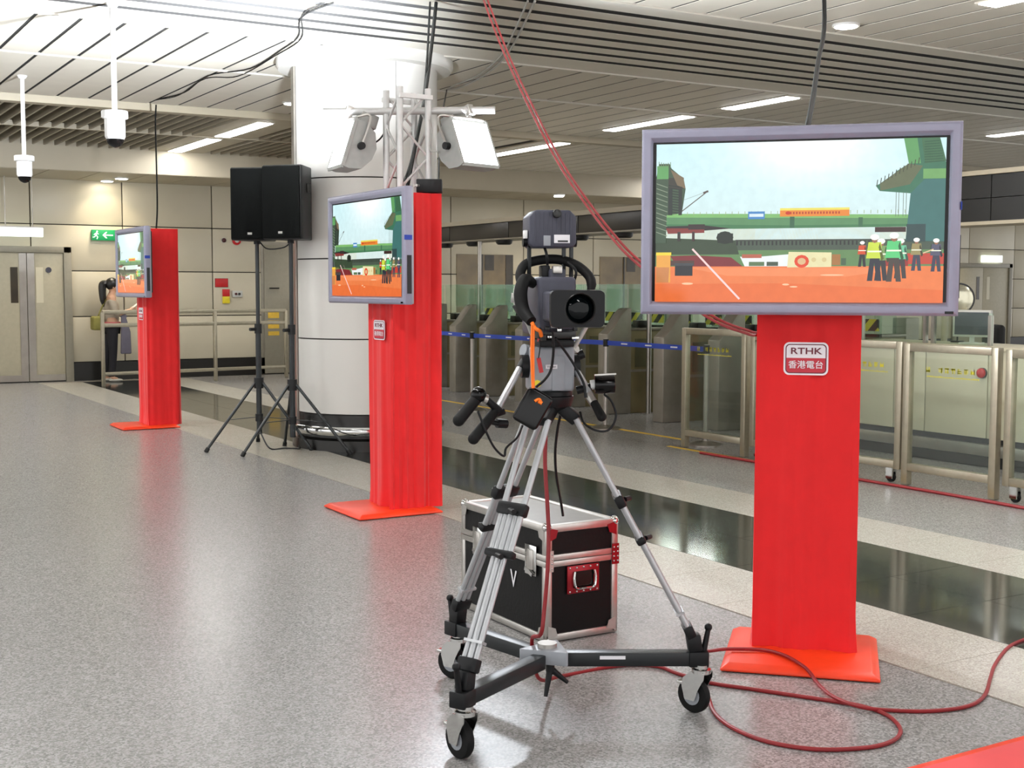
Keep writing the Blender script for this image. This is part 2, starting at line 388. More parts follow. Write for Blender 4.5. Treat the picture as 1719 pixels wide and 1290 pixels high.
# soffit above the far wall
sof = struct(MB().bx(-7, 32, 19.5, 19.56, 3.22, CZ+.1).build('trim_6', 'soffit'), 'soffit face across the hall before the far wall', 'trim')
x = -1.6
spm = MB().bx(-.355, .355, 0, 1.66, 0, .03).mesh('panel')
while x < 30: inst(spm, 'panel', 'soffit', sof, (x, 19.54, 3.215)); x += .725

# ---- round pillar
PC = Vector((5.11, 11.25, 0)); PR = .685
pil = thing('pillar', 'thick round white enamelled pillar on a black base with steel strip', 'pillar', tuple(PC), kind='structure')
MB().lathe((0, 0, 0), (0, 0, 1), [(0, PR-.03), (CZ+.05, PR-.03)], 48).build('core', 'joint', pil, smooth=True)
def arc_panel(a0, a1, z0, z1, r0, r1, n=14):
    m = MB(); vs = []
    for i in range(n+1):
        a = a0+(a1-a0)*i/n; c, s = math.cos(a), math.sin(a)
        vs += [(r1*c, r1*s, z0), (r1*c, r1*s, z1), (r0*c, r0*s, z1), (r0*c, r0*s, z0)]
    fs = [(4*i+k, 4*i+(k+1) % 4, 4*i+4+(k+1) % 4, 4*i+4+k) for i in range(n) for k in range(4)]+[(0, 1, 2, 3), (4*n+3, 4*n+2, 4*n+1, 4*n)]
    return m.add(vs, fs)
toc = math.atan2(-PC.y, -PC.x)                       # bearing of the viewer from the pillar
seams = [toc-1.27, toc-1.05+1.35+.08, ]              # steel strip | seam
s0 = toc-1.36; s1 = toc-1.2
zr = [.34, 1.035, 1.77, 2.505, CZ]
div = [s1, toc+.42, toc+2.0, toc+3.5, s0+2*math.pi]
for a, b in zip(div, div[1:]):
    for c, d in zip(zr, zr[1:]): arc_panel(a+.006, b-.006, c+.006, d-.006, PR-.025, PR).build('panel', 'pillar', pil, smooth=True)
arc_panel(s0+.01, s1-.01, .0, CZ, PR-.02, PR+.02, 4).build('steel_strip', 'steel', pil, smooth=True)
MB().lathe((0, 0, 0), (0, 0, 1), [(0, PR+.03), (.1, PR+.03), (.12, PR-.01), (.335, PR-.01)], 48).build('plinth', 'gateblack', pil, smooth=True)
MB().lathe((0, 0, .15), (0, 0, 1), [(0, PR), (.0, PR+.045), (.02, PR+.06), (.06, PR+.06), (.08, PR+.045), (.08, PR)], 48).build('bumper_ring', 'chrome', pil, smooth=True)
MB().lathe((0, 0, CZ-.1), (0, 0, 1), [(0, PR), (0, PR+.13), (.03, PR+.15), (.12, PR+.15), (.12, PR)], 48).build('collar', 'pillar', pil, smooth=True)

# ---- doors in the far wall
def door(name, xc, w, h, label, vis=True, strips=False):
    d = thing(name, label, 'door', (xc, YN-.03, 0), kind='structure')
    MB().bx(-w/2-.12, -w/2, -.05, .06, 0, h+.1).build('frame', 'doorframe', d, bevel=.006); MB().bx(w/2, w/2+.12, -.05, .06, 0, h+.1).build('frame', 'doorframe', d, bevel=.006)
    MB().bx(-w/2-.12, w/2+.12, -.05, .06, h, h+.1).build('frame', 'doorframe', d, bevel=.006)
    for s in (-1, 1):
        lf = MB().bx(min(0, s*w/2)+.004, max(0, s*w/2)-.004, -.02, .03, .02, h-.004).build('leaf', 'doorgrey', d, bevel=.003)
        if strips: MB().bx(min(0, s*.12)+.006, max(0, s*.12)-.006, -.03, -.018, .08, h-.01).build('steel_plate', 'steel', lf); MB().bx(min(0, s*w/2)+.01, max(0, s*w/2)-.01, -.032, -.018, .02, .12).build('kick_plate', 'steel', lf)
        if vis: MB().bx(s*.19-.055, s*.19+.055, -.026, -.018, 1.26, 1.82).build('vision_pane', 'cream' if s > 0 else 'brown_dark', lf)
    return d
d1 = door('door_1', 3.78, 1.12, 2.05, 'grey double door with steel strips at left end of far wall', True, True)
MB().cyl((.33, -.03, 1.78), (.33, -.018, 1.78), .045, n=16).build('round_sign', 'vfgrey', d1)
door('door_2', 26.3, 1.9, 2.05, 'beige double door in far wall under lit sign at right')
sd = thing('door_3', 'plain grey single door in far wall behind the loudspeaker stands', 'door', (8.1, YN-.03, 0), kind='structure')
lf = MB().bx(-.42, .42, -.02, .03, .02, 2.25).build('leaf', 'doorframe', sd, bevel=.004); MB().bx(-.47, .47, .0, .04, .02, 2.3).build('frame', 'dsteel', sd)
MB().cyl((-.33, -.07, 1.5), (-.17, -.07, 1.5), .012).cyl((-.32, -.07, 1.5), (-.32, -.02, 1.5), .012).build('handle', 'black', lf, smooth=True)
for z0, z1 in ((.98, 1.09), (.8, .94), (.68, .75)): MB().bx(-.36, -.16, -.026, -.018, z0, z1).build('sign_patch', 'yellow', lf)
# ---- windows into the offices
def window(name, x0, x1, z0, z1, label):
    w = thing(name, label, 'window', ((x0+x1)/2, YN-.02, 0), kind='structure'); hw = (x1-x0)/2
    for a, b in ((-hw, -hw*.12), (-hw*.12, hw*.72), (hw*.72, hw)):
        MB().bx(a+.006, b-.006, -.012, .01, z0, z1).build('pane', 'brown_glass' if a < hw*.7 else 'brown_dark', w)
    MB().bx(-hw*.02, hw*.3, -.02, -.013, z1-.3, z1-.01).build('blind', 'brown_dark', w)
    MB().bx(-hw*.12-.015, -hw*.12+.015, -.03, .0, z0, z1).build('mullion', 'brown_dark', w); MB().bx(-hw-.03, hw+.03, -.03, .012, z0-.04, z0).build('sill', 'dsteel', w)
    return w
window('window_1', 11.47, 12.72, 1.05, 2.15, 'tinted office window in far wall beside the red stand')
window('window_2', 14.75, 16.1, 1.05, 2.15, 'tinted office window in far wall beside the big screen')

# ================================================================== LIGHT FITTINGS
def strip_light(x, y0, y1, z, label, w=.2):
    t = thing('ceiling_light', label, 'light', (x, (y0+y1)/2, z), group='fluorescent ceiling strips'); L = (y1-y0)/2
    MB().bx(-w/2-.02, w/2+.02, -L-.02, L+.02, -.004, .03).build('frame', 'ceil', t)
    for a, b in ((-L, -.01), (.01, L)): MB().bx(-w/2, w/2, a, b, -.012, -.002).build('diffuser', 'strip', t)
for x, y0, y1, z, lb in [
    (5.65, 17.5, 19.4, CZ-.08, 'fluorescent strip in fin grid nearest the soffit, left'), (5.65, 15.45, 17.15, CZ-.08, 'fluorescent strip in fin grid left of the pillar'),
    (10.1, 15.4, 17.5, CZ-.065, 'long fluorescent strip right of the truss floodlight'), (10.1, 12.6, 14.3, CZ-.005, 'fluorescent strip left of the big screen, crossed by no cable'),
    (10.1, 10.75, 11.85, CZ-.005, 'fluorescent strip just left above the big screen beside slat band'), (15.0, 17.6, 19.4, CZ-.065, 'fluorescent strip beside left edge of the big screen'),
    (15.0, 11.0, 12.0, CZ-.005, 'fluorescent strip peeping out right of the big screen'), (8.1, 5.6, 6.55, CZ-.005, 'fluorescent strip cut by the top right picture edge'),
    (1.2, 12.7, 14.8, CZ-.005, 'fluorescent strip outside the view, far left'), (1.2, 5.4, 7.6, CZ-.005, 'added unseen fluorescent strip over the floor left of the tripod'), (1.2, 2.5, 4.7, CZ-.005, 'fluorescent strip above the photographer'),  # the strip left of the tripod is added to brighten near things
    (5.65, 2.5, 4.7, CZ-.005, 'fluorescent strip above the big screen'), (1.2, -2.2, 0, CZ-.005, 'added unseen fluorescent strip behind the photographer'), (5.65, -2.2, 0, CZ-.005, 'added unseen fluorescent strip behind the nearest stand'), (-3.2, 2.5, 4.7, CZ-.005, 'added unseen fluorescent strip far left of the photographer'), (-3.2, -2.2, 0, CZ-.005, 'added unseen fluorescent strip behind and left of the photographer'),  # all but the first are added, unseen, to light the near stands
    (10.1, 2.6, 4.8, CZ-.005, 'added unseen fluorescent strip right of view near the counter'), (10.1, -1, 1.2, CZ-.005, 'added unseen fluorescent strip right of view behind the counter'),  # added out of view to brighten the right side
    (15.0, 2.6, 4.8, CZ-.005, 'added unseen fluorescent strip far right of view, nearer'), (15.0, 5.6, 7.8, CZ-.005, 'added unseen fluorescent strip far right of view, middle'), (19.5, 5.6, 7.8, CZ-.005, 'added unseen fluorescent strip farthest right of view'), (19.5, 10.8, 12.2, CZ-.005, 'added unseen fluorescent strip beyond the right picture edge'),  # more unseen strips, added for light on the right-hand ceiling
    (1.2, 10.8, 12.3, CZ-.005, 'added unseen fluorescent strip left of view beside the slat band'), (1.0, 15.4, 17.2, CZ-.08, 'added unseen fluorescent strip left of view in the fin grid, nearer'), (1.0, 17.5, 19.4, CZ-.08, 'added unseen fluorescent strip left of view in the fin grid, farther'), (-3.2, 12.7, 14.8, CZ-.005, 'added unseen fluorescent strip far left of view, farther'), (-3.2, 5.4, 7.6, CZ-.005, 'added unseen fluorescent strip far left of view, nearer')]:  # unseen extras added to lift the light on the far wall
    strip_light(x, y0, y1, z, lb)
def downlight(x, y, z, label, r=.09, spot=0):
    t = thing('downlight', label, 'light', (x, y, z), group='round recessed downlights')
    MB().lathe((0, 0, -.012), (0, 0, 1), [(0, r+.02), (.02, r+.02)], 24).build('rim', 'white', t, smooth=True)
    MB().lathe((0, 0, -.018), (0, 0, 1), [(0, r), (.008, r)], 24).build('lamp', 'down', t, smooth=True)
    if spot:
        l = bpy.data.lights.new('downlight_beam', 'SPOT'); l.energy = spot; l.spot_size = R(120); l.spot_blend = .7; l.shadow_soft_size = .06; l.color = rgb(255, 240, 212)[:3]
        o = bpy.data.objects.new('downlight_beam', l); COL.objects.link(o); o.parent = t; o.location = (0, 0, -.03)
downlight(5.08, 20.35, 3.21, 'round downlight in soffit over exit sign, the nearer', spot=40); downlight(5.0, 20.95, 3.21, 'round downlight in soffit over exit sign, close to wall', spot=75)
downlight(12.9, 19.85, 3.21, 'round downlight in soffit above the camera viewfinder, left one', spot=70); downlight(12.75, 19.6, 3.21, 'round downlight in soffit above the camera viewfinder, right one', spot=70)
for x_, a_ in ((1.1, 'left of the lit sign'), (8.95, 'behind the pillar'), (16.9, 'behind the big screen'), (20.9, 'behind the right edge of the big screen'), (24.6, 'over the far right door')):
    downlight(x_, 20.1, 3.21, 'added hidden round downlight in soffit '+a_, spot=70)  # extra downlights out of sight, added to wash the far wall
downlight(5.5, 14.15, CZ-.005, 'round downlight beside steel strip of the pillar', spot=30); downlight(7.75, 7.65, CZ-.005, 'round downlight glowing beside slat band top right', spot=60)

# ================================================================== RED DISPLAY STANDS AND SCREENS
def fold_column(seed):
    rnd = random.Random(seed); hx, y0, y1 = .2, -.01, .35; m = MB(); ring = []
    n = 26
    for i in range(n): ring.append((-hx+2*hx*i/n, y0, 0, -1))
    for i in range(n): ring.append((hx, y0+(y1-y0)*i/n, 1, 0))
    for i in range(n): ring.append((hx-2*hx*i/n, y1, 0, 1))
    for i in range(n): ring.append((-hx, y1-(y1-y0)*i/n, -1, 0))
    N = len(ring); fr = [(rnd.choice((5, 7, 9, 12, 17, 23)), rnd.uniform(0, 6.28), rnd.uniform(.4, 1)) for _ in range(7)]
    creases = [(rnd.uniform(0, N), rnd.uniform(.7, 1.6), rnd.uniform(.007, .016)) for _ in range(22)]
    Z = 26; vs = []
    for j in range(Z+1):
        t = j/Z; z = .03+2.1*t; amp = .008*(1.2-t*.6)
        for i, (x, y, nx, ny) in enumerate(ring):
            a = 2*math.pi*i/N
            d = amp*sum(w*math.sin(k*a+p+.5*math.sin(3*t+p)) for k, p, w in fr)/2
            for c, wd, dp in creases:
                dd = min(abs(i-c-1.0*t*math.sin(c)), N-abs(i-c)); d -= dp*math.exp(-(dd/wd)**2)*(1-.55*t)
            d += .012*max(0, .06-t)/.06*(.5+.5*math.sin(9*a+1))
            vs.append((x+nx*d, y+ny*d, z))
    fs = [(j*N+i, j*N+(i+1) % N, (j+1)*N+(i+1) % N, (j+1)*N+i) for j in range(Z) for i in range(N)]
    fs += [tuple(range(N-1, -1, -1)), tuple(range(Z*N, (Z+1)*N))]
    return m.add(vs, fs)
def rrect(x0, x1, z0, z1, r, y, n=6):
    pts = []
    for cx, cz, a0 in ((x1-r, z1-r, 0), (x0+r, z1-r, 90), (x0+r, z0+r, 180), (x1-r, z0+r, 270)):
        for i in range(n+1): a = R(a0+90*i/n); pts.append((cx+r*math.cos(a), y, cz+r*math.sin(a)))
    return pts
def make_stand(loc, rz, label, seed):
    t = thing('display_stand', label, 'stand', loc, rz, 'red cloth-wrapped display stands')
    m = MB(); o = [(-.305, -.3), (.3, -.305), (.305, .3), (-.3, .305)]; i_ = [(-.275, -.27), (.27, -.275), (.275, .27), (-.27, .275)]
    m.add([(x, y, .004) for x, y in o]+[(x*1.004, y*1.004, .014) for x, y in o]+[(x, y, .034) for x, y in i_]+[(x, y, .001) for x, y in o],
          [(0, 1, 5, 4), (1, 2, 6, 5), (2, 3, 7, 6), (3, 0, 4, 7), (4, 5, 9, 8), (5, 6, 10, 9), (6, 7, 11, 10), (7, 4, 8, 11), (8, 9, 10, 11), (3, 2, 1, 0)])
    m.build('base_plate', 'orange_red', t, bevel=.004, label='orange-red covered base plate')
    fold_column(seed).build('column', 'red', t, smooth=True)
    # flat emblem on the front of the column
    lx, lz, y = -.005, 1.222, -.017
    pl = MB().extrude(rrect(lx-.0875, lx+.0875, lz-.066, lz+.066, .022, y), (0, .002, 0)).build('emblem', 'logo_white', t, label='white and red emblem plate')
    MB().extrude(rrect(lx-.0805, lx+.0805, lz-.059, lz+.059, .017, y-.0006), (0, .0008, 0)).build('emblem_line', 'logo_maroon', pl)
    MB().extrude(rrect(lx-.0765, lx+.0765, lz-.055, lz+.055, .014, y-.0012), (0, .0008, 0)).build('emblem_field', 'logo_red', pl)
    top = [p for p in rrect(lx-.0765, lx+.0765, lz-.055, lz+.055, .014, y-.0018) if p[2] > lz]
    MB().extrude(top+[(lx-.0765, y-.0018, lz+.003), (lx+.0765, y-.0018, lz+.003)], (0, .0008, 0)).build('emblem_field', 'logo_white', pl)
    rx = Matrix.Rotation(R(90), 4, 'X')
    text_obj('RTHK', 'lettering', 'logo_maroon', pl, Matrix.Translation((lx, y-.0026, lz+.03)) @ rx, .036, 1.32, .0006)
    text_obj('香港電台', 'lettering', 'logo_white', pl, Matrix.Translation((lx, y-.0026, lz-.026)) @ rx, .034, 1.02, .00025)
    return t
S3 = (3.65, 3.776, 0); S2 = (3.64, 7.77, 0); S1 = (3.64, 13.8, 0)
make_stand(S3, R(-45), 'red cloth-wrapped display stand nearest, right of the tripod', 3)
make_stand(S2, R(-90), 'red cloth-wrapped display stand under the lighting truss', 5)
make_stand(S1, R(-90), 'red cloth-wrapped display stand farthest left near the door', 9)

# ---- picture shown on the screens (flat, laid out in units of the screen)
def picture(w, h):
    V, Fc, Cc = [], [], []; lay = [0]
    U = lambda x: ((x-125)/1445-.5)*w
    Vv = lambda y: (.5-(y-120)/838)*h
    def poly(col, pts, cols=None):
        lay[0] += 1; k = len(V); yy = -.00006*lay[0]
        for p in pts: V.append((U(p[0]), yy, Vv(p[1])))
        Fc.append(tuple(range(k, k+len(pts)))); Cc.append([rgb(*(cols[i] if cols else col)) for i in range(len(pts))])
    def rect(col, x0, y0, x1, y1): poly(col, [(x0, y0), (x0, y1), (x1, y1), (x1, y0)])
    def ell(col, cx, cy, rx, ry, n=12): poly(col, [(cx+rx*math.cos(6.283*i/n), cy-ry*math.sin(6.283*i/n)) for i in range(n)])
    def line(col, x0, y0, x1, y1, t):
        d = math.hypot(x1-x0, y1-y0); nx, ny = (y1-y0)/d*t, -(x1-x0)/d*t
        poly(col, [(x0+nx, y0+ny), (x0-nx, y0-ny), (x1-nx, y1-ny), (x1+nx, y1+ny)])
    gx = [125, 300, 480, 640, 760, 860, 960, 1100, 1260, 1420, 1570]; gy = [120, 160, 210, 290, 390, 520, 660]
    def sky_glare(x, y):
        q = math.exp(-((x-890)/330)**2-((y-120)/190)**2); b = (196, 230, 234); g = (206, 226, 226)  # white bloom at top centre paints a lamp's reflection into the sky colour
        t = min(1, (y-120)/500); c = [b[i]*(1-t)+g[i]*t for i in range(3)]
        return tuple(c[i]*(1-q)+255*q for i in range(3))
    for i in range(len(gx)-1):
        for j in range(len(gy)-1):
            p = [(gx[i], gy[j]), (gx[i], gy[j+1]), (gx[i+1], gy[j+1]), (gx[i+1], gy[j])]
            poly(None, p, [sky_glare(*q) for q in p]); lay[0] -= 1
    rect((206, 214, 196), 125, 560, 1570, 660)                                   # pale water
    rect((70, 84, 70), 125, 636, 1570, 712); rect((96, 132, 84), 125, 690, 1570, 780)
    poly((54, 70, 50), [(125, 620), (125, 712), (560, 712), (540, 640), (400, 632)])
    for i in range(34): rect((38, 40, 38), 545+i*20, 640, 553+i*20, 664)
    rect((60, 66, 58), 540, 634, 1240, 642)
    ell((34, 42, 34), 486, 622, 44, 34); rect((34, 42, 34), 448, 600, 528, 650)
    # girder
    poly((88, 136, 92), [(180, 505), (180, 560), (530, 574), (820, 572), (1150, 568), (1480, 570), (1505, 520), (820, 512)])
    poly((120, 176, 104), [(180, 492), (180, 512), (1510, 530), (1510, 512), (820, 500)])
    poly((66, 118, 78), [(180, 548), (180, 562), (530, 576), (1480, 572), (1486, 558), (820, 560)])
    rect((54, 96, 70), 815, 515, 838, 574); rect((60, 104, 74), 1155, 522, 1176, 572)
    for i in range(40): rect((150, 168, 120), 190+i*33, 484, 193+i*33, 502)
    poly((44, 40, 38), [(180, 560), (180, 580), (300, 590), (520, 574), (380, 556)])
    poly((128, 52, 48), [(180, 570), (190, 600), (380, 596), (380, 572)]); rect((52, 40, 40), 296, 550, 382, 578)
    rect((52, 46, 44), 240, 590, 256, 640); rect((62, 40, 40), 316, 590, 330, 640)
    # left pier and scaffold
    poly((62, 82, 62), [(125, 300), (125, 650), (180, 650), (182, 500), (262, 490), (280, 360), (262, 300), (205, 250), (195, 225), (140, 225)])
    rect((96, 158, 94), 130, 236, 190, 306); rect((58, 56, 48), 190, 300, 270, 360); poly((120, 104, 80), [(200, 256), (268, 300), (280, 360), (236, 340)])
    for i in range(11): line((128, 142, 120), 128, 330+i*26, 186, 352+i*26, 2.0); line((36, 46, 40), 190, 340+i*14, 262, 352+i*14, 2.5)
    rect((40, 48, 44), 190, 360, 212, 500); rect((44, 50, 46), 244, 360, 262, 500)
    for i in range(6): line((110, 136, 96), 140+i*12, 222-abs(3-i)*3, 140+i*12, 246, 1.6)
    line((92, 82, 74), 262, 480, 396, 374, 2.4); line((150, 160, 156), 270, 420, 392, 376, 1.0); line((90, 80, 76), 372, 384, 398, 374, 5)
    # right pier
    poly((58, 110, 84), [(1366, 120), (1392, 250), (1330, 290), (1325, 320), (1235, 360), (1255, 388), (1404, 402), (1385, 645), (1570, 650), (1570, 250), (1538, 120)])
    poly((92, 150, 92), [(1366, 120), (1392, 250), (1450, 250), (1430, 120)]); poly((62, 104, 72), [(1450, 120), (1470, 250), (1570, 240), (1538, 120)])
    poly((96, 104, 76), [(1255, 350), (1258, 386), (1400, 356), (1460, 262), (1390, 250)]); rect((110, 160, 96), 1462, 278, 1570, 328)
    poly((60, 108, 104), [(1404, 402), (1385, 645), (1570, 650), (1570, 330), (1470, 330)]); rect((46, 70, 70), 1388, 560, 1480, 650)
    for i in range(12): line((62, 66, 52), 1240+i*18, 362-i*10, 1244+i*18, 330-i*10, 2)
    for i in range(9): line((46, 84, 62), 1466, 140+i*13, 1536+i*3, 136+i*13, 2)
    for x in (1335, 1348, 1370, 1384): line((110, 120, 110), x, 396, x, 520, 1.4)
    rect((60, 40, 36), 1236, 574, 1386, 600)
    # banners
    rect((222, 132, 50), 765, 474, 1110, 514); rect((226, 214, 96), 765, 470, 1110, 482)
    for i in range(18): rect((170, 62, 36), 800+i*15, 490, 808+i*15, 502)
    ell((190, 50, 30), 806, 496, 14, 9); rect((70, 130, 190), 604, 486, 688, 526); rect((208, 224, 232), 610, 498, 682, 514)
    # quay, boats, goods
    rect((226, 122, 68), 125, 776, 1570, 966); poly((222, 108, 54), [(125, 870), (125, 966), (1570, 966), (1570, 900), (800, 866)]); poly((232, 136, 86), [(300, 782), (1400, 786), (1100, 830), (500, 826)])
    poly((120, 40, 44), [(205, 720), (240, 776), (580, 776), (520, 728), (330, 716)]); rect((78, 56, 50), 200, 744, 330, 772)
    rect((188, 66, 50), 1390, 710, 1570, 766); rect((150, 48, 44), 1270, 726, 1400, 776)
    poly((226, 232, 232), [(566, 724), (590, 776), (820, 776), (820, 712), (600, 730)]); rect((90, 116, 80), 612, 752, 690, 774); rect((70, 84, 70), 702, 752, 760, 774); rect((176, 96, 74), 576, 712, 676, 732)
    poly((222, 214, 166), [(812, 700), (806, 782), (1026, 780), (1026, 704)]); ell((216, 70, 40), 878, 750, 37, 34); ell((214, 176, 130), 878, 750, 21, 18)
    ell((206, 190, 140), 938, 742, 12, 12); ell((206, 190, 140), 990, 742, 12, 12); rect((160, 110, 60), 1028, 714, 1070, 770); rect((70, 96, 70), 1074, 734, 1098, 770)
    for c in ((296, 868, 30, 6), (1030, 822, 60, 4), (800, 872, 18, 5), (840, 884, 20, 4)): ell((244, 190, 150), *c)
    rect((226, 160, 70), 132, 704, 206, 862); rect((232, 206, 60), 130, 700, 210, 716); poly((196, 128, 74), [(132, 780), (132, 862), (196, 862), (200, 780)])
    rect((36, 38, 42), 230, 762, 322, 826); rect((64, 66, 70), 226, 758, 326, 772)
    line((246, 206, 204), 320, 682, 566, 950, 5)
    def worker(x, y, s, vest, leg, flip=1):
        poly(leg, [(x-20*s, y+110*s), (x-34*s*(1 if flip else .5), y+235*s), (x-8*s, y+235*s), (x, y+140*s), (x+12*s, y+235*s), (x+36*s, y+235*s), (x+24*s, y+110*s)])
        poly(vest, [(x-30*s, y+34*s), (x-40*s, y+118*s), (x+38*s, y+118*s), (x+32*s, y+34*s)])
        poly(tuple(int(q*.45) for q in vest), [(x+26*s, y+36*s), (x+46*s, y+120*s), (x+34*s, y+132*s), (x+20*s, y+60*s)]); rect((232, 236, 214), x-34*s, y+78*s, x+34*s, y+86*s)
        ell((150, 104, 80), x, y+22*s, 14*s, 16*s); ell((238, 238, 232), x, y+8*s, 22*s, 16*s)
    worker(1176, 650, .55, (206, 76, 40), (40, 40, 44)); worker(1268, 640, .9, (120, 150, 90), (50, 48, 52)); worker(1236, 618, 1.0, (196, 214, 70), (44, 46, 56))
    worker(1362, 640, .85, (110, 190, 150), (60, 56, 56)); worker(1330, 610, 1.05, (90, 196, 120), (70, 62, 56)); worker(1438, 636, .7, (150, 138, 92), (60, 64, 80)); worker(1532, 640, .7, (84, 84, 104), (56, 60, 78))
    line((214, 190, 150), 1470, 710, 1520, 690, 3)
    me = bpy.data.meshes.new('screen'); me.from_pydata(V, [], Fc); me.update()
    ca = me.color_attributes.new('Col', 'FLOAT_COLOR', 'CORNER'); k = 0
    for cs in Cc:
        for c in cs: ca.data[k].color = c; k += 1
    me.materials.append(M['screen']); return me
PIC = picture(1.104, .622)
TVW, TVH = 1.22, .738
def make_tv():
    t = thing('television', 'x', 'television', (0, 0, 0), 0, 'flat plasma screens on the red stands')
    zc = 1.768; y = -.13; a, b = TVW/2, TVH/2
    f = MB()                                                    # bezel ring with stepped face
    rings = [(a, b, y+.055), (a, b, y+.012), (a-.01, b-.01, y), (a-.036, b-.036, y), (a-.044, b-.044, y+.014), (.565, .317, y+.02)]
    vs = []
    for x, z, yy in rings: vs += [(-x, yy, zc-z), (x, yy, zc-z), (x, yy, zc+z), (-x, yy, zc+z)]
    fs = [(4*i+k, 4*i+(k+1) % 4, 4*i+4+(k+1) % 4, 4*i+4+k) for i in range(len(rings)-1) for k in range(4)]
    f.add(vs, fs).build('bezel', 'tvframe', t, bevel=.0025, label='silver-grey bezel')
    MB().bx(-.568, .568, y+.021, y+.03, zc-.32, zc+.32).build('panel_border', 'gloss_black', t)
    s = bpy.data.objects.new('screen', PIC); COL.objects.link(s); s.parent = t; s.location = (0, y+.0195, zc-.002); s['label'] = 'lit picture of a bridge building site'
    MB().bx(-a+.004, a-.004, y+.03, y+.07, zc-b+.004, zc+b-.004).build('side_trim', 'tvside', t, bevel=.004)
    MB().bx(-a+.05, a-.05, y+.07, y+.095, zc-b+.05, zc+b-.05).build('back_cover', 'tvback', t, bevel=.01)
    MB().bx(-.25, .25, y+.095, -.014, zc-.2, zc+.2).build('mount_plate', 'tvback', t, bevel=.005)
    MB().bx(a-.05, a-.018, y-.0015, y+.01, zc-b+.008, zc-b+.018).build('power_light', 'gloss_black', t)
    MB().bx(a-.002, a+.003, y+.02, y+.05, zc-.3, zc-.06).build('side_vent', 'tvback', t)
    MB().bx(a-.001, a+.0025, y+.002, y+.055, zc+.035, zc+.065).build('tape', 'blue', t, label='strip of blue tape on the side')
    MB().bx(.2, .245, -.035, -.012, zc+.28, zc+.33).build('bracket', 'lightgrey', t, bevel=.003)
    return t
tv = make_tv()
for S, rz, lb, dx in ((S3, -45, 'large silver-framed flat screen facing the viewer on nearest stand', -.05), (S2, -90, 'silver-framed flat screen seen from the side under the lighting truss', 0), (S1, -90, 'small-looking distant flat screen at left beside the standing woman', 0)):
    o = tv if S is S3 else copy_tree(tv)
    o.location = (S[0]+dx*math.cos(R(rz)), S[1]+dx*math.sin(R(rz)), 0); o.rotation_euler = (0, 0, R(rz)); o['label'] = lb

# ================================================================== LIGHTING TRUSS WITH FLOODS
tc = Vector((3.845, 7.79, 2.135))
tr = thing('lighting_truss', 'square aluminium lattice truss with crossbar rising from the red stand', 'truss', tuple(tc), 0, world=True)
hx = .105; zt = 2.83
cs = [Vector((tc.x+sx*hx, tc.y+sy*hx, 0)) for sx, sy in ((-1, -1), (1, -1), (1, 1), (-1, 1))]
for c in cs: MB().cyl((c.x, c.y, tc.z), (c.x, c.y, zt), .022, n=12).build('chord', 'trussalu', tr, smooth=True)
for i in range(4):
    a, b = cs[i], cs[(i+1) % 4]; n = 3; dz = (zt-tc.z-.06)/n
    for k in range(n):
        p, q = (a, b) if k % 2 == 0 else (b, a); z0 = tc.z+.03+k*dz
        MB().cyl((p.x, p.y, z0), (q.x, q.y, z0+dz), .009, n=8).build('diagonal', 'trussalu', tr, smooth=True)
bl, br = at(543, 188, 8.62), at(831, 185, 8.5)
MB().cyl(bl, br, .025, n=16).build('crossbar', 'trussalu', tr, smooth=True)
for q in (-.13, .13): MB().bar(tc+Vector((-.12, q, zt-tc.z-.06)), tc+Vector((.12, q, zt-tc.z-.06)), .03).build('top_bracket', 'trussalu', tr)
bd = (br-bl).normalized()
